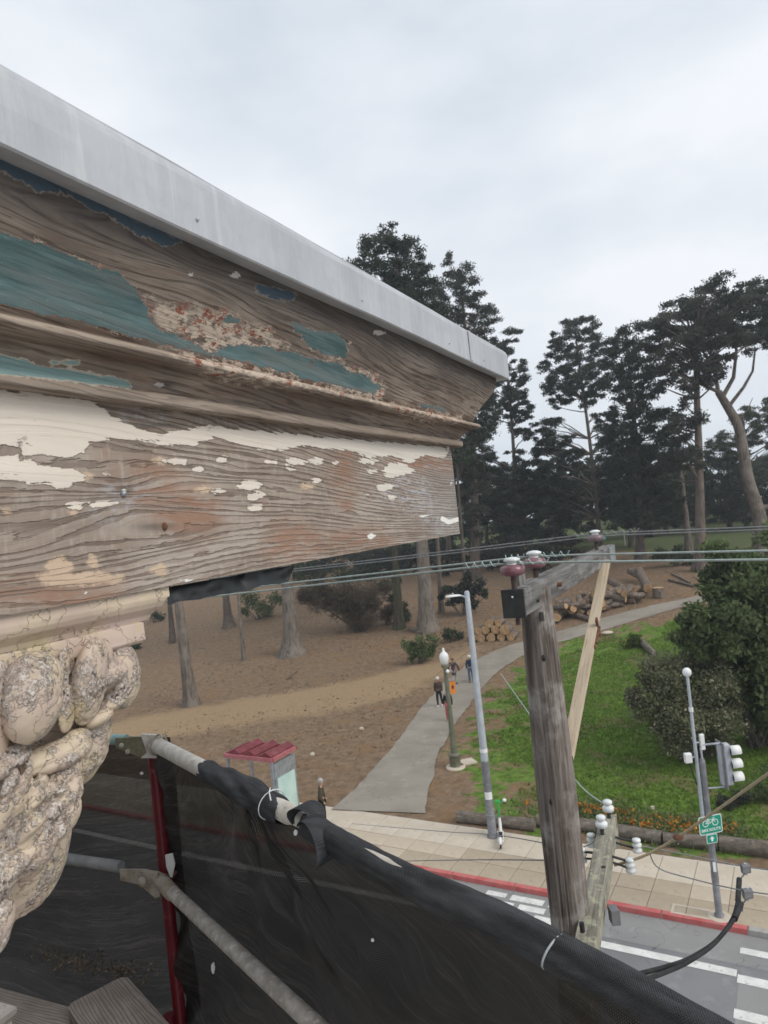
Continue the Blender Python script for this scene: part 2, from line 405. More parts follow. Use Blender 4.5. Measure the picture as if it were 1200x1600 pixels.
def mark_uv(name, u0, u1, v0, v1, z=0.009): return sheet(name, M['paint'], [(u0, v0), (u1, v0), (u1, v1), (u0, v1)], z, parent=ROAD)
ul, vl = world_uv(933, 1477); ur, vr = world_uv(1152, 1518)
vline = (vl+vr)/2
mark_uv('lane_line', u_seam+0.02, 70, vline-0.13, vline+0.13)
for (a, b, h) in (((1152, 1529), (1200, 1540), .30), ((1151, 1484), (1200, 1495), .24), ((1152, 1585), (1200, 1597), .3)):
    ua, va = world_uv(*a); ub, vb = world_uv(*b)
    mark_uv('crossing_bar', u_seam-3.2, u_seam, va-h/2, va+h/2, 0.010)
uw, vw = world_uv(828, 1428)
random.seed(4)
for i, (du0, du1, dv0, dv1) in enumerate([(-.2, .75, .45, .72), (.9, 1.5, .5, .72), (-1.1, -.35, .46, .7), (.55, 1.5, .1, .32), (-.35, .4, .08, .34), (-1.2, -.5, .12, .34),
                                          (.8, 1.4, -.28, -.02), (0, .65, -.3, -.05), (-.75, -.15, -.3, -.02)]):
    mark_uv('painted_stroke', uw+du0, uw+du1, vw+dv0, vw+dv1)

# kerb stones, the red paint a skin over each
kp = MB(); kerb = None
u = -40.0; first = True
KB = tag(bpy.data.objects.new('kerb', MB().box(uv2w(20, V_KERB+0.09, KERB/2-0.03), SV*150, PV*0.085, (0, 0, KERB/2)).mesh('kerb', M['kerb'])), kind='structure')
C.objects.link(KB); BASE[KB] = np.zeros(3)
u_red0 = world_uv(1168, 1460, KERB)[0]
seg = MB().box((0, 0, 0), SV*0.985, PV*0.092, (0, 0, 0.066)); sm_ = seg.mesh('kerb_stone', M['red_paint']); sm2 = MB().box((0, 0, 0), SV*0.985, PV*0.092, (0, 0, 0.066)).mesh('kerb_stone', M['kerb'])
for i in range(-10, 24):
    uc = u_red0+1.0+2.0*i
    o = bpy.data.objects.new('kerb_stone', sm_ if i >= 0 else sm2); C.objects.link(o); o.parent = KB; o.location = uv2w(uc, V_KERB+0.09, KERB-0.064+0.003)

# pavement slabs
WS = V_BACK-(V_KERB+0.18)
PAVE = tag(bpy.data.objects.new('pavement', MB().box(uv2w(25, V_KERB+0.18+WS/2, 0.03), SV*145, PV*WS/2, (0, 0, 0.07)).mesh('pavement', M['kerb'])), kind='structure')
C.objects.link(PAVE); BASE[PAVE] = np.zeros(3)
rows = [(0.0, 0.27), (0.27, 0.52), (0.52, 1.0)]
meshes = {}
for ri, (a, b) in enumerate(rows):
    for mi, nm in enumerate(('slab_light', 'slab_mid', 'slab_tan')):
        hw = WS*(b-a)/2-0.009
        meshes[ri, mi] = MB().box((0, 0, 0), SV*(0.48-0.009), PV*hw, (0, 0, 0.016)).mesh('paving_slab', M[nm])
rs = random.Random(3)
for i in range(-10, 58):
    for ri, (a, b) in enumerate(rows):
        pick = 2 if ri < 2 else 0
        if rs.random() < 0.12: pick = 1
        if i > 9 and ri == 1: pick = 1
        o = bpy.data.objects.new('paving_slab', meshes[ri, pick]); C.objects.link(o); o.parent = PAVE
        o.location = uv2w(u_red0+0.96*i, V_KERB+0.18+WS*(a+b)/2, KERB-0.016+rs.uniform(-0.004, 0.003))
uq, vq = world_uv(1083, 1425, KERB)
fr = MB()
for (du, dv, lu, lv) in ((0, .19, .52, .035), (0, -.19, .52, .035), (.49, 0, .03, .16), (-.49, 0, .03, .16)): fr.box(uv2w(uq+du, vq+dv, KERB+0.006), SV*lu, PV*lv, (0, 0, .003))
part('utility_cover', fr, M['slab_light'], PAVE)

# park ground
us = np.concatenate([np.arange(-142, -16, 9.0), np.arange(-16, 64, 0.6), np.arange(64, 190, 9.0)])
vs = np.concatenate([np.arange(V_BACK, 75, 0.55), np.arange(75, 110, 2.0), np.arange(110, 236, 12.0)])
UU, VV = np.meshgrid(us, vs, indexing='ij'); ZZ = hgt(VV, UU)
P3 = UU[..., None]*SV+VV[..., None]*PV; P3[..., 2] = ZZ
pg = part('park_ground', MB().grid(P3, len(us), len(vs)), M['ground'], kind='structure')
def gpoly(pts): return [tuple(gnd(*p)[:2]) for p in pts]
lawn_px = [(850, 1025), (905, 1003), (1000, 982), (1090, 962), (1220, 940), (1300, 1080), (1400, 1345), (1200, 1322), (1000, 1296), (905, 1284), (800, 1277), (765, 1230), (745, 1165), (760, 1125), (800, 1068)]
track_px = [(120, 1150), (220, 1118), (350, 1098), (480, 1077), (600, 1052), (690, 1028), (740, 1012), (740, 1028), (690, 1055), (640, 1085), (520, 1112), (330, 1140), (200, 1165)]
LAWN = gpoly(lawn_px); TRACK = gpoly(track_px)
X, Y = P3[..., 0].ravel(), P3[..., 1].ravel()
setattrf(pg, 'lawn', sdf(X, Y, LAWN)); setattrf(pg, 'track', sdf(X, Y, TRACK))
setattrf(pg, 'meadow', np.where(VV.ravel() > 84, -(VV.ravel()-84)*1.0, (84-VV.ravel())*1.0)+np.clip(UU.ravel()-14, 0, 30)*0.8)

# footpath strip with its own thickness, laid on the ground
Lp = [(520, 1266), (560, 1228), (618, 1163), (660, 1105), (698, 1062), (735, 1034), (785, 1012), (830, 999), (880, 985), (940, 967), (1000, 951), (1050, 940), (1095, 930)]
Rp = [(664, 1272), (670, 1225), (690, 1165), (718, 1122), (745, 1085), (775, 1050), (812, 1026), (862, 1007), (915, 993), (970, 977), (1030, 959), (1075, 946), (1130, 933)]
def resample(pts, n):
    P = np.array([gnd(*p)[:2] for p in pts]); s = np.concatenate([[0], np.cumsum(np.linalg.norm(np.diff(P, axis=0), axis=1))]); t = np.linspace(0, s[-1], n)
    Q = np.stack([np.interp(t, s, P[:, k]) for k in (0, 1)], 1)
    for _ in range(6): Q[1:-1] = (Q[:-2]+2*Q[1:-1]+Q[2:])/4
    return Q
A_, B_ = resample(Lp, 90), resample(Rp, 90); nw = 9; PT = []
for a, b in zip(A_, B_):
    jit = 0.16
    for k in range(nw):
        t = k/(nw-1); q = a*(1-t)+b*t
        if k in (0, nw-1): q = q + (a-b)/np.linalg.norm(a-b)*float(vn(q[0]*1.3, q[1]*1.3, seed=5, oct=3))*jit
        PT.append((q[0], q[1], gz(q[0], q[1])+0.035))
part('footpath', MB().grid(np.array(PT), 90, nw), M['path'], kind='structure')

# ------------------------------------------------------------------ trees
def trunk_tube(path_px, Y, r0, r1, jit=0.0, n=12, flare=1.5, rng=None):
    P = [at(px, py, Y) for px, py in path_px]
    Q = []
    for a, b in zip(P[:-1], P[1:]):
        for t in (0, .25, .5, .75): Q.append(a*(1-t)+b*t)
    Q.append(P[-1])
    Q = np.array(Q)
    for _ in range(2): Q[1:-1] = (Q[:-2]+2*Q[1:-1]+Q[2:])/4
    z0 = gz(Q[0][0], Q[0][1]); Q[0][2] = z0-0.3
    m = len(Q); R = []
    for i in range(m):
        t = i/(m-1); r = r0*(1-t)+r1*t
        hh = max(Q[i][2]-z0, 0); r *= 1+(flare-1)*math.exp(-hh/0.7)
        R.append(r)
    return Q, R
def root_fun(k, sd):
    def f(t, ang):
        w_ = math.exp(-t*9)
        return 1+0.05*np.sin(ang*3+sd)+w_*0.35*np.abs(np.sin(ang*k/2+sd))-0.04*np.cos(ang*5+sd*2+t*9)
    return f
TREE_N = 0
def tree(name, label, cat, base_px, trunk_px, r0, r1, crowns, leaf, bk, crad=1.6, dens=24, nleaf=150, size=0.34, depth=3.2, flat=0.55, limbs=True, group=None, flare=1.5, extra=(), asp=0.42, up=0.3, Yover=None):
    """base_px sits on the ground; crowns are outlines (in survey pixels at the trunk's distance) filled with tufts in depth"""
    global TREE_N
    TREE_N += 1; rng = np.random.default_rng(100+TREE_N)
    b = gnd(*base_px); Y = float((b-EYE) @ FW)
    if Yover:
        d = ray(*base_px); b = EYE+d*Yover; b[2] = gz(b[0], b[1]); Y = Yover
    T = thing(name, b, label, cat, group)
    path = [base_px]+list(trunk_px)
    Q, R = trunk_tube(path, Y, r0, r1, flare=flare)
    mb = MB().tube(Q, R, 14, rfun=root_fun(7, TREE_N)); part('trunk', mb, M[bk], T)
    cents, rads = [], []
    for poly in crowns:
        Pp = np.array(poly, float); x0, y0 = Pp.min(0); x1, y1 = Pp.max(0)
        mpp = Y/FPX; area = 0.5*abs(np.dot(Pp[:, 0], np.roll(Pp[:, 1], 1))-np.dot(Pp[:, 1], np.roll(Pp[:, 0], 1)))*mpp*mpp
        want = int(dens*area/24.0)+4; got = 0; tries = 0; loc = []
        while got < want and tries < want*60:
            tries += 1
            x, y = rng.uniform(x0, x1), rng.uniform(y0, y1); rr = crad*rng.uniform(0.55, 1.2); s = float(sdf(np.array([x]), np.array([y]), poly)[0])
            if s > -rr/mpp*0.45: continue
            c = at(x, y, Y)+FW*0+np.array([0, 1, 0])*rng.uniform(-depth, depth)
            if any(np.linalg.norm(c-q) < 0.42*(rr+k) for q, k in loc): continue
            loc.append((c, rr)); got += 1
        cents += [q for q, _ in loc]; rads += [k for _, k in loc]
    if limbs and cents:
        lb = MB(); Qa = np.array(Q)
        for c, k in zip(cents, rads):
            if rng.random() < 0.3: continue
            zt = c[2]-rng.uniform(0.15, 0.55)*np.linalg.norm((c-Qa.mean(0))[:2])-0.3
            j = int(np.argmin(np.abs(Qa[:, 2]-zt))); j = max(2, min(j, len(Qa)-2))
            a = Qa[j]; mid = (a*0.5+c*0.5)+np.array([0, 0, rng.uniform(-.3, .5)])+rng.normal(size=3)*0.15
            r = max(0.05, min(R[j]*0.5, 0.022*np.linalg.norm(c-a)+0.03)); lb.tube([a, a*.65+mid*.35+rng.normal(size=3)*.06, mid, mid*.4+c*.6, c], [r, r*.85, r*.65, r*.42, r*.2], 6)
        part('branches', lb, M[bk], T, kind='stuff')
    for ex in extra:
        E_ = [at(*p, Y) for p in ex[0]]; part('limb', MB().tube(E_, list(np.linspace(ex[1], ex[2], len(E_))), 8), M[bk], T)
    if cents:
        pts, tn = clump_points(cents, rads, int(nleaf*2.3), flat, rng=rng)
        me = leaf_mesh('crown', M[leaf], pts, np.full(len(pts), size*.82), tn, asp, up, b, rng)
        o = bpy.data.objects.new('crown', me); C.objects.link(o); o.parent = T; BASE[o] = b
    return T

tree('cypress_tree', 'tall dark cypress with a billowing crown rising behind the metal roof edge', 'tree', (668, 985), [(660, 860), (648, 700), (640, 560), (632, 440)], .62, .16,
     [[(545, 405), (580, 368), (640, 372), (668, 405), (690, 450), (725, 540), (740, 640), (715, 740), (640, 720), (560, 600), (500, 470)]], 'leaf_dark', 'bark_pale', 1.8, 30, 170, depth=4)
tree('cypress_tree', 'grey green cypress with a thin feathery top leaning over the gutter corner', 'tree', (742, 905), [(742, 780), (736, 640), (728, 520), (716, 420)], .5, .1,
     [[(676, 425), (700, 398), (722, 402), (742, 445), (772, 472), (782, 505), (768, 560), (735, 590), (690, 560), (665, 480)], [(700, 600), (770, 620), (775, 740), (750, 850), (715, 830), (705, 720)]], 'leaf_grey', 'bark_dark', 1.5, 26, 130)
tree('pine_tree', 'narrow dark pine with layered tufts and sky gaps beside the cornice end', 'tree', (815, 870), [(806, 760), (800, 660), (793, 590), (786, 530)], .32, .08,
     [[(760, 530), (788, 512), (812, 520), (806, 555), (828, 590), (832, 640), (842, 690), (818, 700), (790, 660), (758, 660), (745, 600)], [(718, 700), (770, 705), (862, 690), (868, 800), (820, 838), (725, 815)]], 'leaf_dark', 'bark_dark', 1.25, 25, 150, depth=3)
tree('pine_tree', 'pine with a slim pale bare trunk and flat topped crown against the sky', 'tree', (938, 858), [(930, 760), (918, 660), (908, 590), (898, 510)], .3, .1,
     [[(835, 592), (852, 545), (868, 512), (885, 490), (920, 488), (948, 520), (955, 560), (958, 610), (925, 640), (880, 640), (850, 622)], [(838, 640), (880, 650), (905, 700), (915, 800), (905, 835), (830, 815), (835, 720)], [(930, 640), (965, 640), (975, 740), (968, 815), (940, 800), (930, 720)]], 'leaf_dark', 'bark_pale', 1.35, 25, 150)
tree('cedar_tree', 'shadowy cedar with drooping tiers filling the middle of the grove', 'tree', (1001, 878), [(999, 800), (995, 690), (985, 600), (978, 520)], .42, .08,
     [[(940, 545), (965, 505), (985, 512), (1010, 560), (1035, 620), (1058, 700), (1066, 770), (1060, 830), (960, 830), (945, 740), (955, 640)]], 'leaf_dark', 'bark_dark', 1.5, 30, 160)
tree('cypress_tree', 'broad umbrella crowned cypress with a straight brown trunk', 'tree', (1094, 892), [(1094, 800), (1092, 700), (1088, 600), (1086, 500)], .52, .16,
     [[(990, 505), (1030, 475), (1070, 462), (1088, 428), (1112, 424), (1130, 452), (1160, 440), (1175, 500), (1165, 560), (1120, 590), (1100, 650), (1060, 640), (1010, 580)], [(1040, 640), (1085, 640), (1090, 720), (1060, 760), (1035, 720)]], 'leaf_grey', 'bark_mid', 1.5, 27, 150)
tree('cypress_tree', 'old cypress with a crooked grey trunk and forked bare limbs', 'tree', (1190, 868), [(1186, 800), (1168, 752), (1160, 700), (1154, 665), (1132, 628), (1122, 612)], .68, .34,
     [[(1065, 500), (1130, 455), (1165, 428), (1230, 440), (1290, 520), (1270, 570), (1205, 560), (1150, 545), (1090, 560)]], 'leaf_dark', 'bark_pale', 1.6, 28, 150, limbs=False,
     extra=[([(1122, 612), (1118, 585), (1105, 560), (1090, 535)], .22, .1), ([(1128, 622), (1146, 590), (1150, 555), (1152, 515)], .24, .1), ([(1138, 636), (1162, 605), (1176, 580), (1180, 545)], .2, .08), ([(1122, 612), (1095, 600), (1060, 585), (1040, 570)], .2, .06), ([(1150, 660), (1168, 640), (1176, 622)], .08, .03), ([(1186, 795), (1205, 790), (1230, 770)], .3, .15)])
tree('dead_tree', 'pale broken snag without leaves between two dark trunks', 'tree', (1076, 868), [(1074, 830), (1066, 760), (1060, 720), (1056, 682)], .36, .18, [], 'leaf_dark', 'bark_pale', extra=[([(1066, 745), (1078, 728), (1084, 700)], .1, .04), ([(1062, 725), (1052, 705)], .09, .04)])
tree('pine_tree', 'small round headed pine at the far right of the grove', 'tree', (1168, 858), [(1166, 760), (1164, 700), (1160, 650)], .3, .1,
     [[(1140, 660), (1160, 628), (1195, 622), (1240, 640), (1245, 710), (1195, 700), (1150, 705)], [(1105, 670), (1140, 660), (1145, 720), (1110, 740)]], 'leaf_mid', 'bark_dark', 1.3, 22, 130, Yover=95)
# understorey and far trees behind
far = [(700, 700, 40), (760, 730, 38), (812, 745, 44), (870, 715, 42), (925, 730, 36), (985, 715, 44), (1040, 735, 38), (1085, 745, 40), (1140, 722, 40), (1195, 735, 44), (1255, 715, 44), (1320, 700, 50)]
fl = ['low dark conifer glimpsed past the corner of the cornice', 'bushy evergreen under the narrow layered pine', 'round evergreen behind the slim pine stem', 'shaded evergreen left of the pale bare trunk', 'small conifer right of the pale bare trunk', 'dim evergreen behind the drooping cedar',
      'blue green evergreen behind the broken snag', 'low evergreen between the brown trunk and snag', 'lighter green tree behind the crooked cypress limb', 'soft green tree below the crooked trunk', 'bushy evergreen at the edge of the far meadow', 'dark evergreen beyond the large shrub']
for i, (x, y, r) in enumerate(far):
    tree('evergreen_tree', fl[i], 'tree', (x, 858-i*4), [(x, y+40), (x, y)], .25, .08, [[(x-r, y+r*.4), (x-r*.6, y-r*.35), (x, y-r*.7), (x+r*.65, y-r*.3), (x+r, y+r*.5), (x+r*1.1, y+r*1.9), (x+r*.4, y+r*2.5), (x-r*.6, y+r*2.4), (x-r*1.1, y+r*1.5)]],
         ('leaf_dark', 'leaf_dark', 'leaf_mid', 'leaf_dark', 'leaf_mid', 'leaf_dark', 'leaf_mid')[i % 7], 'bark_dark', 1.7, 22, 120, size=.42, depth=4, Yover=88+(i*37 % 5)*5, limbs=False, group='trees at the back of the park')
# far wood closing the view
rng = np.random.default_rng(5); cs, rs_ = [], []
for i in range(330):
    u_, v_ = rng.uniform(-130, 190), rng.uniform(128, 175); p = uv2w(u_, v_); z = float(hgt(v_))+rng.uniform(0.5, 8.5); cs.append(np.array([p[0], p[1], z])); rs_.append(rng.uniform(3.0, 4.8))
pts, tn = clump_points(cs, rs_, 170, 0.8, rng=rng)
o = bpy.data.objects.new('distant_wood', leaf_mesh('distant_wood', M['leaf_mid'], pts, np.full(len(pts), 1.0), tn, .5, .3, rng=rng)); C.objects.link(o); tag(o, kind='stuff')
o['label'] = 'dim wood closing off the far side of the park'

rng = np.random.default_rng(15); cs, rs_ = [], []
for i in range(420):
    u_, v_ = rng.uniform(6, 80), rng.uniform(76, 104); x_, y_ = uv2w(u_, v_)[:2]; px_, _ = proj((x_, y_, 5))
    if px_ > 905 and v_ < 100: continue
    z = float(hgt(v_))+rng.uniform(.2, 2.6)*(1 if v_ < 92 else 1.7); cs.append(np.array([x_, y_, z])); rs_.append(rng.uniform(.9, 1.9))
pts, tn = clump_points(cs, rs_, 150, .75, rng=rng); o = bpy.data.objects.new('undergrowth', leaf_mesh('undergrowth', M['leaf_grey'], pts, np.full(len(pts), .5), tn*.8, .4, .3, rng=rng)); C.objects.link(o); tag(o, kind='stuff', label='tangled undergrowth at the back of the grove')
# trunks on the bare slope to the left, crowns above the eaves line
def slope_tree(label, base, top, r0, bk, flare=1.6, sd=0, crown=True, name='cypress_tree', grow=1.0):
    b = gnd(*base); Y = float((b-EYE) @ FW); dx, dy = top[0]-base[0], top[1]-base[1]
    h_ = 560*grow; path = [(base[0]+dx*.5, base[1]+dy*.5), top, (top[0]+dx*0.8-6, top[1]-200*grow), (top[0]+dx*1.3-10, base[1]-h_)]
    x, y = path[-1]
    cr = [[(x-70, y+60), (x-50, y-20), (x, y-60), (x+55, y-15), (x+75, y+70), (x+30, y+130), (x-40, y+120)]] if crown else []
    return tree(name, label, 'tree', base, path, r0, r0*.35, cr, 'leaf_dark', bk, 2.0, 18, 110, depth=4, flare=flare)
slope_tree('pale leaning trunk standing lowest on the bare slope', (299, 1102), (281, 960), .42, 'bark_pale', 1.35)
slope_tree('dark slim trunk just behind the pale leaning trunk', (270, 1004), (264, 930), .3, 'bark_dark', 1.2)
slope_tree('stout shaded trunk below the black plastic strip', (358, 980), (352, 925), .48, 'bark_mid', 1.5)
slope_tree('thin pale sapling stem on the bare slope', (381, 1032), (372, 930), .17, 'bark_pale', 1.2, grow=.8)
slope_tree('thick fluted cypress trunk with spreading roots', (457, 1022), (448, 905), .68, 'bark_pale', 1.75)
slope_tree('mossy dark trunk beside the fallen brush', (624, 982), (619, 890), .42, 'bark_moss', 1.3, grow=.75)
slope_tree('slim grey trunk between the roof corner and the young conifer', (690, 958), (686, 880), .26, 'bark_mid', 1.2, grow=.68)
slope_tree('slim dark trunk behind the young conifer', (728, 930), (724, 868), .24, 'bark_dark', 1.2, grow=.6)

# shrubs -----------------------------------------------------------------
def shrub(name, label, cat, base, blobs, leaf, nleaf, size, asp=.45, flat=.9, group=None, stems=True, Yo=None, dj=1.0, bk='bark_dark'):
    """blobs: (px, py, radius_px, depth offset in m)"""
    global TREE_N
    TREE_N += 1; rng = np.random.default_rng(300+TREE_N); b = gnd(*base); Y = Yo or float((b-EYE) @ FW)
    T = thing(name, b, label, cat, group); cs = []; rr = []
    for x, y, r, dz in blobs:
        c = at(x, y, Y+dz*dj); k = r*Y/FPX
        for j in range(3): cs.append(c+rng.normal(size=3)*k*.35); rr.append(k*rng.uniform(.85, 1.2))
    cs = [np.array([c[0], c[1], max(c[2], gz(c[0], c[1])+.25*k)]) for c, k in zip(cs, rr)]
    if stems:
        mb = MB()
        for c in cs[::2]: mb.tube([b+rng.normal(size=3)*np.array([.15, .15, 0])-np.array([0, 0, .1]), (b*.5+c*.5)+rng.normal(size=3)*.1, c], [.06, .045, .015], 6)
        part('stems', mb, M[bk], T)
    pts, tn = clump_points(cs, rr, nleaf, flat, rng=rng)
    keep = pts[:, 2] > hgt(pts @ PV, pts @ SV)+0.02; pts, tn = pts[keep], tn[keep]
    if leaf == 'leaf_flower': tn = np.where((rng.random(len(tn)) < .05+.2*np.clip(vn(pts[:, 0]*1.2, pts[:, 1]*1.2, pts[:, 2]*1.2, seed=5), 0, 1)), 1.0, tn)
    me = leaf_mesh('foliage', M[leaf], pts, np.full(len(pts), size), tn, asp, .3, b, rng); o = bpy.data.objects.new('foliage', me); C.objects.link(o); o.parent = T; BASE[o] = b
    return T
rb = np.random.default_rng(9)
big = [(1110, 960, 45, 0), (1160, 930, 50, 1), (1100, 1000, 40, -1), (1165, 990, 50, -1), (1140, 900, 45, 2), (1190, 880, 45, 2), (1210, 960, 60, 0), (1200, 1050, 55, -.5), (1150, 1045, 45, 0), (1085, 970, 26, -1), (1215, 1120, 55, 0), (1260, 1000, 70, 0), (1250, 900, 60, 1), (1180, 1110, 40, .5), (1130, 875, 28, 2), (1080, 1010, 24, -.5)]
shrub('evergreen_shrub', 'huge dark green shrub at the right edge of the lawn', 'shrub', (1185, 1168), big, 'leaf_shrub', 950, .27)
fls = [(1060, 1075, 52, 0), (1025, 1060, 34, -.3), (1100, 1060, 46, 0), (1120, 1110, 44, 0), (1040, 1115, 46, -.5), (1085, 1140, 46, -.3), (1000, 1090, 24, 0), (1055, 1150, 34, -.6), (1140, 1095, 26, .3), (1110, 1150, 34, 0), (1075, 1035, 30, .5), (1020, 1040, 20, 0)]
shrub('flowering_shrub', 'rounded shrub with pale pink blossom in front of the dark shrub', 'shrub', (1070, 1188), fls, 'leaf_flower', 800, .15)
shrub('low_shrub', 'dark low shrub in deep shade beneath the huge shrub', 'shrub', (1195, 1250), [(1190, 1220, 26, 0), (1165, 1235, 16, 0), (1215, 1240, 30, 0)], 'leaf_shrub', 180, .12)
shrub('low_shrub', 'small grey green shrub behind the log edging', 'shrub', (1150, 1262), [(1140, 1250, 14, 0), (1160, 1252, 14, 0), (1125, 1256, 8, 0)], 'leaf_grey', 160, .1)
shrub('low_shrub', 'yellow green bush on the lawn below the wooden brace', 'shrub', (990, 1012), [(985, 1003, 11, 0), (996, 1000, 11, 0), (1003, 1006, 8, 0)], 'leaf_yellow', 140, .16)
shrub('low_shrub', 'rounded olive bush beside the dirt track', 'shrub', (658, 1036), [(640, 1012, 15, 0), (660, 1008, 17, 0), (676, 1016, 12, 0), (655, 1022, 18, 0)], 'leaf_shrub', 260, .2)
shrub('low_shrub', 'scrubby bush behind the rounded olive bush', 'shrub', (705, 1003), [(700, 992, 12, 0), (715, 990, 10, 0)], 'leaf_mid', 180, .2)
shrub('young_conifer', 'young dark conifer with spreading branches behind the street lamp head', 'tree', (724, 962), [(722, 918, 18, 0), (700, 925, 12, 0), (748, 918, 14, 0), (712, 938, 12, 0), (738, 936, 14, 0), (728, 905, 10, 0), (755, 928, 8, 0), (690, 932, 7, 0)], 'leaf_dark', 170, .3)
shrub('low_shrub', 'green bush at the foot of the fluted trunk', 'shrub', (405, 968), [(395, 940, 18, 0), (420, 948, 20, 0), (385, 955, 12, 0), (432, 935, 14, 0)], 'leaf_shrub', 230, .25)
shrub('low_shrub', 'dark bush seen beside the carved capital', 'shrub', (242, 972), [(240, 960, 12, 0), (250, 966, 8, 0)], 'leaf_mid', 160, .22)
shrub('low_shrub', 'dark bush touching the carved volute', 'shrub', (206, 1015), [(204, 1002, 10, 0), (212, 1008, 8, 0)], 'leaf_mid', 160, .22)
shrub('low_shrub', 'dark thicket around the mossy trunk', 'shrub', (626, 975), [(625, 955, 10, 0), (618, 930, 9, 0), (632, 965, 10, 0), (622, 905, 8, 0)], 'leaf_mid', 170, .24)
shrub('low_shrub', 'low dark hedge at the foot of the brown trunk', 'shrub', (1060, 884), [(1035, 870, 13, 0), (1055, 868, 14, 0), (1075, 870, 13, 0), (1090, 872, 8, 0)], 'leaf_mid', 170, .3)
shrub('brush_pile', 'heap of dead branches and brown twigs on the slope', 'brush', (560, 985), [(560, 950, 32, 0), (588, 938, 26, 0), (530, 942, 30, 0), (605, 955, 20, 0), (508, 935, 28, 1), (545, 968, 18, -1), (485, 930, 24, 2), (575, 965, 20, -1)], 'leaf_brown', 420, .6, asp=.1, bk='bark_pale')
shrub('brush_pile', 'green scrub behind the heap of dead branches', 'brush', (525, 940), [(500, 908, 26, 2), (540, 898, 28, 2), (580, 898, 24, 2), (478, 900, 24, 2), (600, 915, 18, 2)], 'leaf_mid', 320, .35, asp=.25)

# lawn tufts, litter, poppies ---------------------------------------------
rng = np.random.default_rng(12); pl = np.array(LAWN); mn, mxx = pl.min(0), pl.max(0)
q = rng.uniform(mn, mxx, (130000, 2)); s_ = sdf(q[:, 0], q[:, 1], LAWN); nz = vn(q[:, 0]*.55, q[:, 1]*.55, seed=21, oct=3)*5.0
q = q[(s_+nz < -0.4)][:52000]
uu = q @ SV[:2]; vv = q @ PV[:2]; keep = vv > V_BACK+.6; q, uu, vv = q[keep], uu[keep], vv[keep]
tint = np.clip(.45+.55*vn(q[:, 0]*.7, q[:, 1]*.7, seed=8, oct=3)+rng.normal(size=len(q))*.15, 0, 1)
o = bpy.data.objects.new('grass', leaf_mesh('grass', M['grass'], np.column_stack([q, hgt(vv, uu)+.04]), np.full(len(q), .16), tint, .3, 1.2, rng=rng)); C.objects.link(o); tag(o, kind='stuff', label='green lawn grass beside the winding path')
q = np.column_stack([rng.uniform(-6, 46, 15000), rng.uniform(V_BACK+.5, 66, 15000)]); w_ = q[:, :1]*SV[:2]+q[:, 1:]*PV[:2]
pathpoly = list(map(tuple, A_))+list(map(tuple, B_[::-1]))
k = (sdf(w_[:, 0], w_[:, 1], LAWN) > -1) & (sdf(w_[:, 0], w_[:, 1], pathpoly) > .25) & (vn(q[:, 0]*.35, q[:, 1]*.35, seed=2, oct=3) > -0.05); q, w_ = q[k], w_[k]
o = bpy.data.objects.new('pine_litter', leaf_mesh('pine_litter', M['leaf_brown'], np.column_stack([w_, hgt(q[:, 1], q[:, 0])+.02]), rng.uniform(.08, .34, len(q)), rng.uniform(0, .9, len(q)), .16, -.0, rng=rng)); C.objects.link(o); tag(o, kind='stuff', label='dead twigs and bark litter on the brown earth')
fp = []
for x0_, x1_, y0_, y1_, n_ in ((900, 960, 1262, 1284, 160), (960, 1105, 1272, 1312, 420), (1105, 1150, 1285, 1310, 100), (810, 850, 1255, 1275, 26)):
    for _ in range(int(n_*.42)):
        t = random.random(); fp.append(gnd(x0_+(x1_-x0_)*t, y0_+(y1_-y0_)*t*.6+random.uniform(0, (y1_-y0_)*.55)))
fp = np.array(fp); kk = np.repeat(fp, 2, 0)+rng.normal(size=(len(fp)*2, 3))*np.array([.05, .05, .04])+np.array([0, 0, .22])
o = bpy.data.objects.new('poppies', leaf_mesh('poppies', M['poppy'], kk, np.full(len(kk), .085), rng.uniform(0, 1, len(kk)), .8, .6, rng=rng)); C.objects.link(o); tag(o, kind='stuff', label='orange poppies in bloom behind the log edging')
kk = np.repeat(fp, 22, 0)+rng.normal(size=(len(fp)*22, 3))*np.array([.45, .4, .07])+np.array([0, 0, .1]); kk[:, 2] = np.maximum(kk[:, 2], hgt(kk @ PV, kk @ SV)+.03)
o = bpy.data.objects.new('poppy_foliage', leaf_mesh('poppy_foliage', M['leaf_shrub'], kk, np.full(len(kk), .16), rng.uniform(.3, 1, len(kk)), .3, .9, rng=rng)); C.objects.link(o); tag(o, kind='stuff', label='leafy green growth under the orange poppies')

# ------------------------------------------------------------------ street furniture
M['steel'] = simple('galvanised_pole', (.36, .39, .42), (.46, .49, .52), 3, 0.5, 0.1, 40, metal=0.0, spec=0.4, c3=(.3, .32, .34), s3=2)
M['steel_dark'] = simple('grey_pole_paint', (.15, .15, .16), (.22, .22, .23), 4, 0.6, 0.2, 40, c3=(.32, .31, .3), s3=6)
M['white_plastic'] = simple('white_plastic', (.72, .72, .70), (.8, .8, .78), 4, 0.45, 0.05, 60)
M['green_paint'] = simple('olive_post_paint', (.12, .125, .085), (.18, .18, .13), 5, 0.6, 0.2, 40, c3=(.23, .22, .17))
M['orange'] = simple('orange_sign', (.7, .22, .03), (.78, .28, .05), 5, 0.6, 0.05, 40)
M['black'] = simple('black_rubber', (.012, .012, .013), (.03, .03, .032), 10, 0.6, 0.2, 80)
M['amber'] = simple('amber_sign', (.75, .35, .02), (.8, .4, .03), 3, 0.5, 0.02, 40)
M['sign_green'] = simple('green_sign', (.005, .25, .16), (.01, .30, .20), 6, 0.45, 0.02, 40)
M['sign_white'] = simple('sign_white', (.74, .76, .74), (.8, .82, .8), 6, 0.45, 0.02, 40)
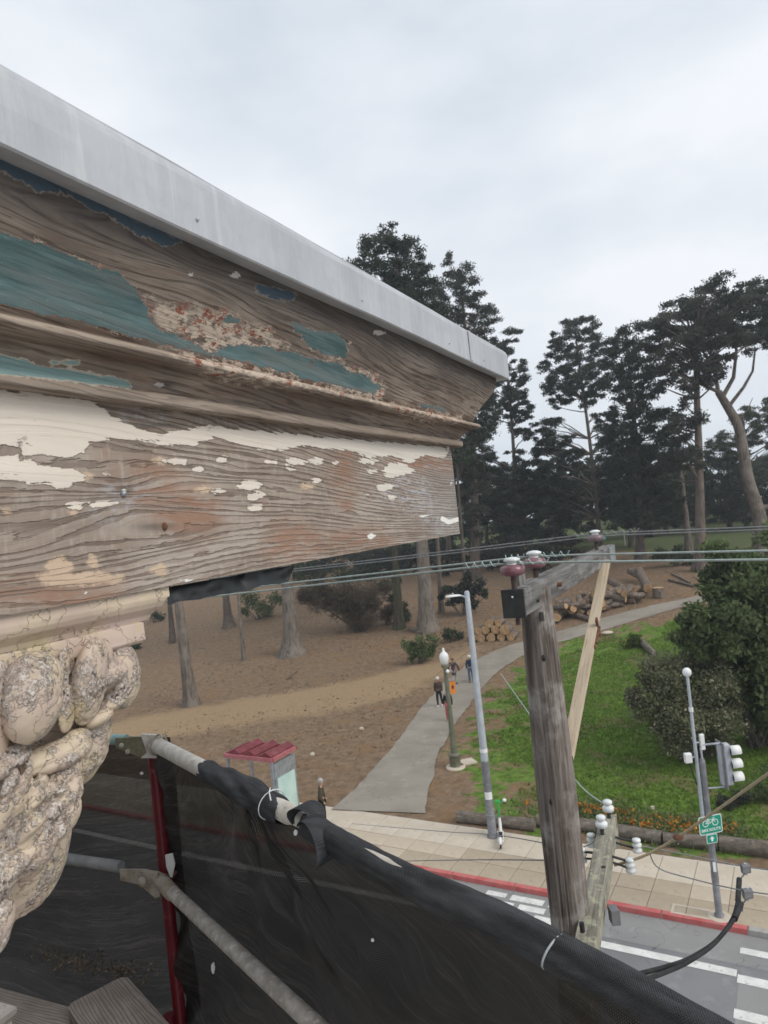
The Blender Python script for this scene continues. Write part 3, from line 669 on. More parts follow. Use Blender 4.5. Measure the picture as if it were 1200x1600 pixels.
M['shelter_red'] = simple('red_roof', (.13, .026, .034), (.20, .045, .055), 4, 0.45, 0.1, 30, c3=(.26, .10, .11), s3=3)
M['shelter_red_light'] = simple('red_fascia', (.36, .11, .12), (.44, .16, .17), 4, 0.5, 0.1, 30)
M['aluminium'] = simple('aluminium', (.30, .32, .34), (.42, .44, .46), 5, 0.4, 0.1, 60, metal=0.5)
M['poster'] = simple('pale_poster', (.42, .60, .55), (.55, .70, .64), 1.5, 0.3, 0.0, 40, spec=0.5)
M['scooter_green'] = simple('scooter_green', (.02, .35, .08), (.05, .45, .12), 4, 0.4, 0.05, 40)
M['lens_dark'] = simple('dark_lens', (.01, .01, .01), (.02, .02, .02), 4, 0.2, 0.0, 40, spec=0.5)
Z3 = np.array([0, 0, 1.0])
def upto(base, px, py):
    """height above base of the point of its vertical seen at the pixel row py"""
    lo, hi = 0.0, 14.0
    for _ in range(40):
        m = (lo+hi)/2
        if proj(base+Z3*m)[1] > py: lo = m
        else: hi = m
    return lo
def road_base(px, py, z=KERB): return zpl(px, py, z)

# tall street lamp
b = road_base(770, 1307); T = thing('street_lamp', b, 'tall grey street lamp with a white head, next to the green scooter', 'street lamp'); h_ = upto(b, 0, 925)
R_ = [0.135+0*t for t in range(2)]
pole = MB().tube([b+Z3*t for t in np.linspace(h_*.31, h_, 8)]+[b+Z3*h_+np.array([0, 0, .04])], list(np.linspace(.128, .085, 8))+[.05], 14)
part('pole', pole, M['steel'], T); part('pole_foot', MB().tube([b+Z3*t for t in (-.02, .05, .06, h_*.18, h_*.31)], [.19, .19, .15, .142, .132], 14), M['steel_dark'], T)
av = np.array([-1, -.05, 0.0]); av /= np.linalg.norm(av); top = b+Z3*(h_-.25)
part('arm', MB().tube([top, top+av*.12+Z3*.12, top+av*.28+Z3*.16], [.035, .032, .028], 8), M['steel'], T)
hd = top+av*.48+Z3*.155
lampm = MB(); rings = [(-.28, .03, .02), (-.24, .07, .04), (-.1, .12, .055), (.08, .13, .06), (.2, .1, .05), (.26, .04, .025)]
pv = np.cross(av, Z3); n = 12; V = []
for t, ww, hh in rings:
    for j in range(n):
        a = 2*math.pi*j/n; V.append(hd+av*t+pv*ww*math.cos(a)+Z3*hh*math.sin(a)*(1 if math.sin(a) > 0 else .35))
lampm.add(V, [(i*n+j, i*n+(j+1) % n, (i+1)*n+(j+1) % n, (i+1)*n+j) for i in range(len(rings)-1) for j in range(n)]+[tuple(range(n)), tuple(range((len(rings)-1)*n, len(rings)*n))], True)
part('lamp_head', lampm, M['white_plastic'], T); part('photocell', MB().lathe([(.03, 0), (.03, .05), (.015, .07)], hd+Z3*.05, n=8), M['steel'], T)
sb = b+Z3*upto(b, 0, 1247)
lab = MB()
for k in range(6):
    a0, a1 = math.radians(-150+k*18), math.radians(-132+k*18); r = .142
    lab.prism([sb+np.array([math.cos(a)*r, math.sin(a)*r, z]) for a, z in ((a0, 0), (a1, 0), (a1, .24), (a0, .24))], np.array([math.cos((a0+a1)/2), math.sin((a0+a1)/2), 0])*.004)
part('notice', lab, M['sign_white'], T); part('strap', MB().tube([b+Z3*h_*.09, b+Z3*(h_*.09+.04)], .147, 14), M['aluminium'], T); part('strap', MB().tube([b+Z3*h_*.345, b+Z3*(h_*.345+.12)], .132, 14), M['white_plastic'], T)

# path lamp
b = gnd(712, 1199); T = thing('path_lamp', b, 'olive green park lamp post with a white lantern on a round concrete foot', 'street lamp'); h_ = upto(b, 0, 1012)
part('footing', MB().lathe([(.42, -.1), (.42, .05), (.36, .07)], b, n=22), M['slab_light'], T)
part('pedestal', MB().lathe([(.24, .05), (.24, .5), (.26, .52), (.26, .58), (.17, .64)], b, n=18), M['green_paint'], T)
part('pole', MB().tube([b+Z3*t for t in (.6, 1.5, 2.6, h_-1.0, h_-.85)], [.135, .12, .105, .08, .09], 12), M['green_paint'], T)
part('collar', MB().lathe([(.09, h_-.9), (.17, h_-.82), (.17, h_-.74), (.1, h_-.7)], b, n=14), M['green_paint'], T)
part('lantern', MB().lathe([(.1, h_-.72), (.15, h_-.66), (.2, h_-.5), (.2, h_-.36), (.17, h_-.27), (.09, h_-.19), (.05, h_-.14), (.05, h_-.06), (.02, h_)], b, n=16), M['white_plastic'], T)
bz = upto(b, 0, 1075); part('bracket', MB().bar(b+Z3*(bz+.28), b+Z3*(bz+.28)+np.array([.34, 0, 0]), .025, .025), M['steel_dark'], T)
part('orange_banner', MB().box(b+np.array([.235, 0, bz]), (.12, 0, 0), (0, .006, 0), (0, 0, .27)), M['orange'], T); part('banner_mark', MB().ell(b+np.array([.235, -.008, bz+.02]), .05, .003, .1, 8), M['shelter_red'], T)
part('side_lamp', MB().ell(b+np.array([.08, -.16, h_-1.0]), .085, .085, .085, 10), M['white_plastic'], T)
part('ground_plate', MB().box(b+np.array([.52, .4, .04]), (.36, .1, 0), (-.1, .3, 0), (0, 0, .03)), M['slab_light'], T)

# traffic signal and bike route sign
b = road_base(1124, 1432); T = thing('traffic_signal', b, 'grey signal pole carrying a green bike route sign and a white signal head', 'traffic light')
zt = upto(b, 0, 1056); z_s = upto(b, 0, 1285)
part('footing', MB().lathe([(.28, -.05), (.28, .012), (.26, .016)], b, n=20), M['slab_light'], T)
part('pole', MB().tube([b+Z3*t for t in (0, .06, .07, z_s+.2, upto(b, 0, 1190), upto(b, 0, 1185))], [.12, .12, .085, .078, .075, .05], 12), M['steel_dark'], T)
q = b+np.array([-.13, .02, 0]); part('mast', MB().tube([q+Z3*t for t in (z_s-.1, z_s+1.2, zt)], [.05, .045, .035], 10), M['steel'], T)
part('camera_dome', MB().ell(q+Z3*(zt+.1), .11, .11, .12, 14), M['white_plastic'], T)
part('mast_joint', MB().tube([q+Z3*(zt-.9), q+Z3*(zt-.8)], .055, 10), M['white_plastic'], T)
za = upto(b, 0, 1160)
part('antenna_box', MB().abox(q+np.array([.19, 0, za]), .1, .09, .4, bev=.02), M['white_plastic'], T); part('box_arm', MB().bar(q+Z3*za, q+np.array([.16, 0, za]), .03, .03), M['steel'], T)
zb = upto(b, 0, 1182); part('sensor_box', MB().abox(q+np.array([-.22, -.02, zb]), .16, .14, .24, bev=.02), M['white_plastic'], T); part('box_arm', MB().bar(q+Z3*zb, q+np.array([-.16, 0, zb]), .03, .03), M['steel'], T)
part('conduit', MB().tube([q+np.array([-.2, 0, zb-.1]), q+np.array([-.12, -.03, zb-.5]), q+np.array([-.06, 0, zb-.7])], .015, 6), M['black'], T)
zs1, zs0 = upto(b, 0, 1164), upto(b, 0, 1232); qa = b+np.array([.0, .0, 0]); hx = np.array([.52, -.03, 0])
part('signal_bracket', MB().tube([qa+Z3*(zs0+.2)+np.array([.02, 0, 0]), qa+Z3*(zs1-.06), qa+Z3*zs1+np.array([.05, 0, 0]), qa+hx+Z3*zs1], .028, 8), M['steel'], T)
part('signal_bracket', MB().tube([qa+Z3*zs0, qa+hx+Z3*zs0], .022, 8), M['steel'], T)
hc = qa+hx+Z3*(zs0+zs1)/2; hh = (zs1-zs0)*.94
hd = part('signal_head', MB().abox(hc+np.array([.06, .05, 0]), .24, .2, hh, bev=.03), M['steel'], T)
part('backplate', MB().abox(hc+np.array([-.02, .05, 0]), .03, .42, hh*1.12), M['steel_dark'], T)
for k in range(3):
    cc = hc+np.array([.18, .0, (k-1)*hh*.32])
    vis = MB(); nn = 14; V = []
    for xx, rr in ((0, .135), (.26, .125), (.26, .115), (0, .12)):
        for j in range(nn):
            a = math.radians(-30+240*j/(nn-1)); V.append(cc+np.array([xx, rr*math.cos(a), rr*math.sin(a)]))
    vis.add(V, [(i*nn+j, i*nn+j+1, ((i+1) % 4)*nn+j+1, ((i+1) % 4)*nn+j) for i in range(4) for j in range(nn-1)], True)
    part('visor', vis, M['white_plastic'], hd); part('lens', MB().ell(cc+np.array([.01, 0, 0]), .02, .11, .11, 12), M['lens_dark'], hd)
# sign plate faces down the street towards the building
sc_ = b+Z3*z_s+np.array([-.02, -.12, 0]); sx = np.array([.985, .17, 0]); sy = Z3; sn = np.cross(sx, sy)
def plate(c, wd, hg, name, mat, par, th=.006, rnd=.05, off=0.0):
    pr = []
    for cx, cy, a0 in ((wd/2-rnd, hg/2-rnd, 0), (-wd/2+rnd, hg/2-rnd, 90), (-wd/2+rnd, -hg/2+rnd, 180), (wd/2-rnd, -hg/2+rnd, 270)):
        for k in range(4):
            a = math.radians(a0+30*k); pr.append(c+sx*(cx+rnd*math.cos(a))+sy*(cy+rnd*math.sin(a))+sn*off)
    return part(name, MB().prism(pr, sn*th), mat, par)
SG = plate(sc_, .64, .46, 'route_sign', M['sign_white'], T); plate(sc_, .60, .42, 'sign_face', M['sign_green'], SG, .003, .04, .006)
SA = plate(sc_-Z3*.355, .30, .225, 'arrow_sign', M['sign_white'], T, rnd=.03); plate(sc_-Z3*.355, .27, .195, 'sign_face', M['sign_green'], SA, .003, .02, .006)
F0 = .0105
def sp(x, y, o=F0): return sc_+sx*x+sy*y+sn*o
bike = MB()
def ring(c, r, wd, n=18):
    V = [sp(c[0]+rr*math.cos(2*math.pi*j/n), c[1]+rr*math.sin(2*math.pi*j/n)) for rr in (r, r-wd) for j in range(n)]
    bike.add(V, [(j, (j+1) % n, n+(j+1) % n, n+j) for j in range(n)])
def stroke(p, q, wd=.016):
    p, q = np.array(p), np.array(q); d = (q-p)/np.linalg.norm(q-p); m = np.array([-d[1], d[0]])*wd/2
    bike.add([sp(*(p+m)), sp(*(q+m)), sp(*(q-m)), sp(*(p-m))], [(0, 1, 2, 3)])
ring((-.135, .045), .085, .018); ring((.135, .045), .085, .018)
for p, q in (((-.135, .045), (-.06, .13)), ((-.06, .13), (.09, .13)), ((-.07, .15), (.0, .045)), ((-.135, .045), (.0, .045)), ((.0, .045), (.09, .13)), ((.135, .045), (.08, .165)), ((.08, .165), (.125, .175)), ((-.10, .155), (-.04, .155))): stroke(p, q)
part('bicycle_symbol', bike, M['sign_white'], SG)
def text(body, c, size, name, mat, par, ax=None, up_=None, nrm=None):
    cu = bpy.data.curves.new(name, 'FONT'); cu.body = body; cu.size = size; cu.align_x = 'CENTER'; cu.align_y = 'CENTER'; cu.extrude = .0008; cu.offset = .002
    ob = bpy.data.objects.new(name, cu); C.objects.link(ob); dg = bpy.context.evaluated_depsgraph_get(); me = bpy.data.meshes.new_from_object(ob.evaluated_get(dg)); bpy.data.objects.remove(ob)
    n = len(me.vertices); co = np.empty(n*3, np.float32); me.vertices.foreach_get('co', co); co = co.reshape(-1, 3)
    W_ = c+co[:, :1]*ax+co[:, 1:2]*up_+co[:, 2:3]*nrm-BASE[par]
    me.vertices.foreach_set('co', W_.astype(np.float32).ravel()); me.materials.clear(); me.materials.append(mat); me.update()
    o = bpy.data.objects.new(name, me); C.objects.link(o); o.parent = par; BASE[o] = BASE[par]; return o
text('BIKE ROUTE', sp(0, -.125), .098, 'lettering', M['sign_white'], SG, sx, sy, sn)
ar = MB(); ac = lambda x, y: sp(x, y-.355)
ar.add([ac(-.028, -.06), ac(.028, -.06), ac(.028, .0), ac(.07, .0), ac(0, .07), ac(-.07, .0), ac(-.028, .0)], [(0, 1, 2, 3, 4, 5, 6)]); part('arrow_symbol', ar, M['sign_white'], SA)
part('sign_clamp', MB().tube([b+Z3*(z_s+.1), b+Z3*(z_s+.14)], .09, 10), M['steel'], T)
zc = upto(b, 0, 1378); part('banding', MB().tube([b+Z3*zc, b+Z3*(zc+.3)], .088, 10), M['steel_dark'], T); part('sticker', MB().box(b+np.array([-.02, -.085, upto(b, 0, 1352)]), (.035, 0, 0), (0, .004, 0), (0, 0, .12)), M['sign_white'], T)

# bus shelter -------------------------------------------------------------
rc = at(406, 1172, 26.5); zr = rc[2]; T = thing('bus_shelter', np.array([rc[0], rc[1], KERB]), 'small bus shelter with a red ribbed roof and a pale poster panel', 'bus shelter')
ca = np.array([rc[0], rc[1], KERB]); ua = -SV; va = PV; Lh, Wh = 1.18, .72; hz = zr-KERB
def shp(u, v, z): return ca+ua*u+va*v+Z3*z
part('fascia', MB().box(shp(0, -Wh, hz-.05), ua*Lh, va*.04, Z3*.07), M['shelter_red_light'], T); part('fascia', MB().box(shp(Lh, 0, hz-.05), ua*.04, va*(Wh-.05), Z3*.07), M['shelter_red_light'], T)
part('fascia', MB().box(shp(-Lh, 0, hz-.05), ua*.04, va*(Wh-.05), Z3*.07), M['shelter_red'], T); part('fascia', MB().box(shp(0, Wh, hz-.05), ua*Lh, va*.04, Z3*.07), M['shelter_red'], T)
for k in range(3):
    u0, u1 = -Lh+.04+k*(2*Lh-.08)/3, -Lh+.04+(k+1)*(2*Lh-.08)/3; um = u0*.35+u1*.65
    poly = [shp(u0, -Wh+.04, hz-.02), shp(um, -Wh+.04, hz+.2), shp(u1-.03, -Wh+.04, hz+.05), shp(u1-.03, -Wh+.04, hz-.02)]
    part('roof_panel', MB().prism(poly, va*(2*Wh-.08)), M['shelter_red'], T)
for u_, v_ in ((-Lh+.1, -Wh+.08), (Lh-.08, -Wh+.06), (-Lh+.1, Wh-.1), (Lh-.35, Wh-.1)): part('post', MB().box(shp(u_, v_, hz/2-.06), ua*.045, va*.045, Z3*(hz/2-.06)), M['aluminium'], T)
AP = part('advert_panel', MB().box(shp(Lh-.04, -.02, hz/2-.1), ua*.05, va*.6, Z3*(hz/2-.12)), M['aluminium'], T); part('poster', MB().box(shp(Lh+.015, -.02, hz*.42), ua*.008, va*.5, Z3*.74), M['poster'], AP)
part('bench', MB().box(shp(-.2, .35, .48), ua*.75, va*.18, Z3*.03), M['shelter_red'], T); part('bench_leg', MB().box(shp(-.8, .35, .22), ua*.03, va*.12, Z3*.23), M['aluminium'], T); part('bench_leg', MB().box(shp(.4, .35, .22), ua*.03, va*.12, Z3*.23), M['aluminium'], T)

# scooter ------------------------------------------------------------------
b = road_base(783, 1326); T = thing('electric_scooter', b, 'green and white rental scooter parked by the street lamp', 'scooter')
f = np.array([.17, .98, 0]); f /= np.linalg.norm(f); s_ = np.cross(f, Z3)
def scp(a, z, l=0): return b+f*a+Z3*z+s_*l
def wheel(a):
    wmb = MB(); n = 20; m = 8; V = []
    for j in range(n):
        t = 2*math.pi*j/n
        for k in range(m):
            p = 2*math.pi*k/m; r = .115+.025*math.cos(p); V.append(scp(a+r*math.cos(t), .14+r*math.sin(t), .025*math.sin(p)))
    wmb.add(V, [(j*m+k, ((j+1) % n)*m+k, ((j+1) % n)*m+(k+1) % m, j*m+(k+1) % m) for j in range(n) for k in range(m)], True)
    wo_ = part('wheel', wmb, M['black'], T); part('rim', MB().tube([scp(a, .14, -.02), scp(a, .14, .02)], .085, 14), M['steel'], wo_)
wheel(0); wheel(1.0)
part('deck', MB().box(scp(.45, .17), f*.36, s_*.09, Z3*.035, bev=.03), M['white_plastic'], T); part('deck_mat', MB().box(scp(.42, .209), f*.3, s_*.07, Z3*.004), M['black'], T)
part('rear_guard', MB().tube([scp(-.14, .2), scp(-.05, .3), scp(.08, .28), scp(.16, .2)], [.03, .06, .06, .04], 8), M['white_plastic'], T)
part('neck', MB().tube([scp(.78, .18), scp(.86, .4), scp(.88, .62)], [.06, .055, .045], 10), M['white_plastic'], T)
part('front_guard', MB().tube([scp(.92, .3), scp(1.0, .33), scp(1.1, .27)], [.045, .055, .035], 8), M['white_plastic'], T)
part('stem', MB().tube([scp(.87, .55), scp(.84, 1.12)], [.032, .03], 10), M['scooter_green'], T)
part('handlebar', MB().tube([scp(.82, 1.12, -.24), scp(.85, 1.14, -.1), scp(.85, 1.14, .1), scp(.82, 1.12, .24)], .018, 8), M['scooter_green'], T)
for k in (-1, 1): part('grip', MB().tube([scp(.82, 1.12, k*.17), scp(.815, 1.115, k*.27)], .024, 8), M['black'], T)
part('display', MB().box(scp(.84, 1.17, 0), f*.05, s_*.07, Z3*.03), M['scooter_green'], T)
part('phone_pod', MB().ell(scp(.84, 1.2, .23), .07, .06, .06, 10), M['white_plastic'], T)

# log edging ----------------------------------------------------------------
def log(p, q, r, label, group, name='log', cat='log', bk='log_bark', n=12, sd=0):
    p, q = np.asarray(p, float), np.asarray(q, float); c = (p+q)/2; T = thing(name, c, label, cat, group); d = (q-p)/np.linalg.norm(q-p)
    ts = np.linspace(0, 1, 5); rg = np.random.default_rng(sd); rr = [r*(1+rg.uniform(-.06, .06)) for _ in ts]
    part('bark', MB().tube([p*(1-t)+q*t for t in ts], rr, n, caps=False, rfun=lambda t, a: 1+.06*np.sin(a*3+sd)+.04*np.sin(a*7+sd*2)), M[bk], T)
    for e, s in ((p, -1), (q, 1)): part('cut_face', MB().tube([e-d*s*.02, e+d*s*.008], [rr[0 if s < 0 else -1]*.97, rr[0 if s < 0 else -1]*.95], n, rfun=lambda t, a: 1+.06*np.sin(a*3+sd)+.04*np.sin(a*7+sd*2)), M['log_cut' if bk == 'log_bark' else bk], T)
    return T
edge = [((716, 1283), (836, 1297), 'round timber edging log behind the scooter'), ((840, 1290), (935, 1300), 'grey edging log behind the big utility pole'), ((938, 1302), (1035, 1318), 'edging log in front of the orange poppies'), ((1038, 1319), (1122, 1327), 'edging log just before the sign pole'), ((1126, 1327), (1260, 1345), 'thick edging log to the far right of the pavement')]
for i, (a, c_, lb) in enumerate(edge):
    p, q = gnd(*a), gnd(*c_); p[2] += .17; q[2] += .17; log(p, q, .2 if i != 4 else .24, lb, 'edging logs along the pavement', 'edging_log', 'log', 'log_grey', 14, i)

# log piles ---------------------------------------------------------------
rng = np.random.default_rng(33)
p0 = gnd(752, 1003); n_ = 0
axs = np.array([.78, .62, 0.0]); vd = np.array([-.42, -.9, 0.0]); vd /= np.linalg.norm(vd); lat = np.array([.93, -.36, 0]); lat /= np.linalg.norm(lat)
spots = [(0, 0, .34), (.78, 0, .38), (1.6, .0, .33), (2.35, 0, .36), (-.6, .05, .3), (.38, .6, .36), (1.2, .62, .34), (1.95, .6, .44), (.75, 1.15, .36), (1.5, 1.18, .3), (-.2, .55, .33)]
for i, (l_, z, r) in enumerate(spots):
    c = p0+lat*l_*1.0; c[2] = gz(c[0], c[1])+.3+z*.95; ln = rng.uniform(.9, 1.6)
    log(c-vd*ln, c+vd*rng.uniform(-.1, .15)+np.array([0, 0, 0]), r, ['bottom row log, second from the lamp, in the small sawn stack', 'middle log of the bottom row in the small sawn stack', 'bottom row log right of the middle one in the small sawn stack', 'bottom row log at the right end of the small sawn stack', 'bottom row log at the left end of the small sawn stack', 'second row log left of the middle of the small stack', 'second row log in the middle of the small stack', 'largest cut end, on the right of the second row of the small stack', 'top log on the left of the small sawn stack', 'top log on the right of the small sawn stack', 'second row log at the left end of the small stack'][i], 'logs in the small stack beside the path', sd=i)
p1 = [gnd(x, y) for x, y in ((872, 975), (905, 968), (940, 955), (975, 945), (1000, 938))]
k = 0
for layer, cnt in ((0, 24), (1, 19), (2, 11)):
    for j in range(cnt):
        t = (j+.5)/cnt; t = t*(1-.08*layer); x = 866+(1012-866)*t+rng.uniform(-3, 3); y = 976-(38)*t-0*layer
        c = gnd(x, y-rng.uniform(0, 14)); r = rng.uniform(.17, .36); c[2] = gz(c[0], c[1])+r+layer*.44; a = rng.uniform(-.9, .9)+(0.3 if j % 3 else 1.4); d = np.array([math.cos(a), math.sin(a), rng.uniform(-.22, .22)]); ln = rng.uniform(.5, 1.5)
        log(c-d*ln/1.2, c+d*ln/1.2, r, ('thick' if r > .33 else 'thin')+' log '+('at the foot', 'in the middle layer', 'in the upper layer')[layer]+' of the long heap, '+('beside the utility pole', 'behind the wooden brace', 'right of the wooden brace', 'towards the upright stump')[min(3, int(t*4.3))], 'logs in the long heap', sd=50+k); k += 1
for a, c_, r, lb in (((874, 958), (925, 972), .2, 'long pale split log lying across the front of the heap'), ((1000, 908), (1014, 932), .42, 'thick log with an orange end lying crosswise on the heap'), ((955, 922), (978, 932), .3, 'pale stripped log on top of the heap'), ((985, 905), (1000, 910), .3, 'log on the crest of the heap')):
    p, q = gnd(*a), gnd(*c_); p[2] += r+.5*(r > .25); q[2] += r+.3*(r > .25); log(p, q, r, lb, 'logs in the long heap', sd=k); k += 1
c = gnd(1030, 934); T = thing('tree_stump', c, 'short upright stump with a fresh orange top at the end of the heap', 'stump'); part('bark', MB().lathe([(.52, -.1), (.5, .3), (.47, .85)], c, n=16), M['log_bark'], T); part('cut_face', MB().lathe([(.46, .84), (.45, .87)], c, n=16), M['log_cut'], T)
c1, c2 = gnd(1045, 908), gnd(1085, 918); log(c1+Z3*.12, c2+Z3*.12, .12, 'thin fallen branch right of the stump', None, 'fallen_branch', 'branch', 'log_grey', 8, 90)
c1, c2 = gnd(1050, 898), gnd(1078, 912); log(c1+Z3*.1, c2+Z3*.1, .1, 'second thin branch lying above the fallen branch', None, 'fallen_branch', 'branch', 'log_grey', 8, 91)
c1, c2 = gnd(639, 985), gnd(662, 992); log(c1+Z3*.15, c2+Z3*.15, .17, 'pale fallen log above the olive bush', None, 'fallen_log', 'log', 'log_grey', 10, 92)
c1, c2 = gnd(448, 1062), gnd(464, 1050); log(c1+Z3*.05, c2+Z3*.05, .05, 'pale stick lying on the slope below the fluted trunk', None, 'fallen_branch', 'branch', 'log_grey', 8, 93)
c1, c2 = gnd(1002, 1008), gnd(1024, 1028); log(c1+Z3*.3, c2+Z3*.2, .22, 'weathered driftwood like log behind the flowering shrub', None, 'fallen_log', 'log', 'log_grey', 10, 94)
for (x, y, lb, sz) in ((949, 991, 'flat pale stone slab on the grass beside the path', .45), (565, 1140, 'pale stake base at the foot of the thin guy line', .14), (488, 1180, 'small white ball lying on the dirt', .13), (1104, 897, 'pale stone block beside the brown trunk', .5), (1020, 1265, 'white marker among the poppies', .12)):
    c = gnd(x, y); V = MB().ell(c+Z3*sz*.25, sz, sz*.8, sz*(.3 if sz > .2 else .8), 10); part('stone', V, M['slab_light'], loc=c, label=lb, cat='stone')

# warning sign far off, between the trees
c = gnd(977, 852); T = thing('warning_sign', c, 'small orange diamond road sign among the far trees', 'sign'); h_ = upto(c, 0, 800); hz = upto(c, 0, 814)
part('post', MB().tube([c, c+Z3*h_], .05, 8), M['white_plastic'], T); r = 7*float((c-EYE) @ FW)/FPX
part('plate', MB().prism([c+np.array([0, -.06, hz])+np.array(t)*r for t in ((1, 0, 0), (0, 0, 1), (-1, 0, 0), (0, 0, -1))], (0, -.03, 0)), M['amber'], T)
part('symbol', MB().box(c+np.array([0, -.1, hz]), (r*.12, 0, 0), (0, .005, 0), (0, 0, r*.45)), M['black'], T)

# people ------------------------------------------------------------------
def skin_mesh(name, verts, edges, rad, mat, par, sub=1):
    me = bpy.data.meshes.new(name); me.from_pydata([tuple(map(float, v)) for v in verts], edges, []); o = bpy.data.objects.new(name, me); C.objects.link(o)
    md = o.modifiers.new('skin', 'SKIN'); md.use_smooth_shade = True; sv = me.skin_vertices[0].data if me.skin_vertices else me.skin_vertices.new().data
    for i, r in enumerate(rad): sv[i].radius = (r, r) if np.isscalar(r) else r; sv[i].use_root = (i == 0)
    sb = o.modifiers.new('sub', 'SUBSURF'); sb.levels = sub
    dg = bpy.context.evaluated_depsgraph_get(); m2 = bpy.data.meshes.new_from_object(o.evaluated_get(dg)); bpy.data.objects.remove(o)
    m2.name = name; m2.materials.clear(); m2.materials.append(mat)
    for p in m2.polygons: p.use_smooth = True
    o2 = bpy.data.objects.new(name, m2); C.objects.link(o2); o2.parent = par; BASE[o2] = BASE[par]; return o2
M['skin'] = simple('skin', (.42, .25, .17), (.5, .32, .23), 5, .6, 0, 40)
def cloth(nm, c): return simple(nm, tuple(t*.8 for t in c), tuple(min(1, t*1.15) for t in c), 6, .9, .3, 40)
def person(base, face, label, hair, top, legs, coat=0.0, hat=False, stride=.16, ht=1.7, armout=.0, shoes=(.05, .05, .05)):
    T = thing('person', base, label, 'person'); k = ht/1.7; a = math.radians(face); fv = np.array([math.sin(a), math.cos(a), 0]); sv = np.array([math.cos(a), -math.sin(a), 0])
    def J(s, f, z): return (sv*s+fv*f)*k+Z3*z*k
    st = stride
    pts = [J(0, 0, .95), J(0, 0, 1.12), J(0, .01, 1.32), J(0, .015, 1.43), J(0, .02, 1.49), J(0, .03, 1.58), J(0, .03, 1.66),
           J(.17, .0, 1.38), J(.23+armout, -.06, 1.12), J(.22+armout, .06, .9), J(.22+armout, .1, .82), J(-.17, 0, 1.38), J(-.23-armout, .06, 1.12), J(-.22-armout, .14, .9), J(-.22-armout, .18, .82),
           J(.09, 0, .9), J(.1, st*.6, .5), J(.1, st*.4, .09), J(.1, st*.4+.14, .04), J(-.09, 0, .9), J(-.1, -st*.2, .5), J(-.1, -st*1.1, .1), J(-.1, -st*1.1+.13, .04)]
    ed = [(0, 1), (1, 2), (2, 3), (3, 4), (4, 5), (5, 6), (2, 7), (7, 8), (8, 9), (9, 10), (2, 11), (11, 12), (12, 13), (13, 14), (0, 15), (15, 16), (16, 17), (17, 18), (0, 19), (19, 20), (20, 21), (21, 22)]
    rd = [.13, .12, .14, .07, .055, .095, .075, .065, .05, .038, .035, .065, .05, .038, .035, .085, .06, .042, .035, .085, .06, .042, .035]
    skin_mesh('body', pts, ed, [r*k for r in rd], M['skin'], T)
    q = [0, 1, 2, 7, 8, 9, 11, 12, 13]; mp_ = {v: i for i, v in enumerate(q)}
    e2 = [(mp_[x], mp_[y]) for x, y in ed if x in mp_ and y in mp_]; r2 = [.155, .15, .165, .085, .066, .052, .085, .066, .052]; p2 = [pts[i] for i in q]
    p2.append(J(0, .012, 1.4)); r2.append(.085); e2.append((2, len(p2)-1))
    if coat: p2.append(J(0, 0, .95-coat)); r2.append(.2); e2.append((0, len(p2)-1))
    skin_mesh('jacket', p2, e2, [r*k for r in r2], top, T)
    q = [0, 15, 16, 17, 19, 20, 21]; mp_ = {v: i for i, v in enumerate(q)}; e3 = [(mp_[x], mp_[y]) for x, y in ed if x in mp_ and y in mp_]
    skin_mesh('trousers', [pts[i] for i in q], e3, [r*k for r in (.145, .1, .078, .06, .1, .078, .06)], legs, T)
    hb = BASE[T]
    part('hat' if hat else 'hair', MB().ell(hb+J(0, .015, 1.645), .108*k, .115*k, .1*k, 12), hair, T)
    for i, j in ((17, 18), (21, 22)): part('shoe', MB().tube([hb+pts[i]-fv*.05*k-Z3*.03*k, hb+pts[j]+Z3*.01*k, hb+pts[j]+fv*.06*k], [.05*k, .05*k, .035*k], 8), cloth('shoe_leather', shoes), T)
    return T
wh = cloth('white_hat', (.7, .68, .64)); blk = cloth('black_cloth', (.02, .02, .022))
person(gnd(688, 1104), 200, 'walker in dark clothes and pale hat at the left edge of the path', wh, cloth('brown_jacket', (.075, .05, .04)), blk, hat=True, ht=1.68, shoes=(.5, .5, .55))
person(gnd(711, 1070), 20, 'walker in a long plum coat with arms swinging out', cloth('auburn_hair', (.2, .1, .06)), cloth('plum_coat', (.075, .05, .07)), cloth('pale_leggings', (.35, .3, .28)), coat=.35, armout=.12, ht=1.7, shoes=(.03, .03, .03))
person(gnd(737, 1066), 190, 'walker in a navy jacket and jeans with white hair, half behind the street lamp', wh, cloth('navy_jacket', (.025, .035, .075)), cloth('blue_jeans', (.07, .1, .17)), ht=1.72)
person(gnd(703, 1127), 195, 'person in black top and red trousers partly behind the olive lamp post', cloth('blond_hair', (.55, .5, .4)), blk, cloth('red_trousers', (.42, .07, .09)), ht=1.66, stride=.1, shoes=(.3, .2, .17))
person(zpl(507, 1288, KERB), 80, 'person in an olive jacket with grey hair waiting near the bus shelter', cloth('grey_hair', (.4, .39, .38)), cloth('olive_jacket', (.07, .06, .04)), blk, ht=1.66, stride=.06)

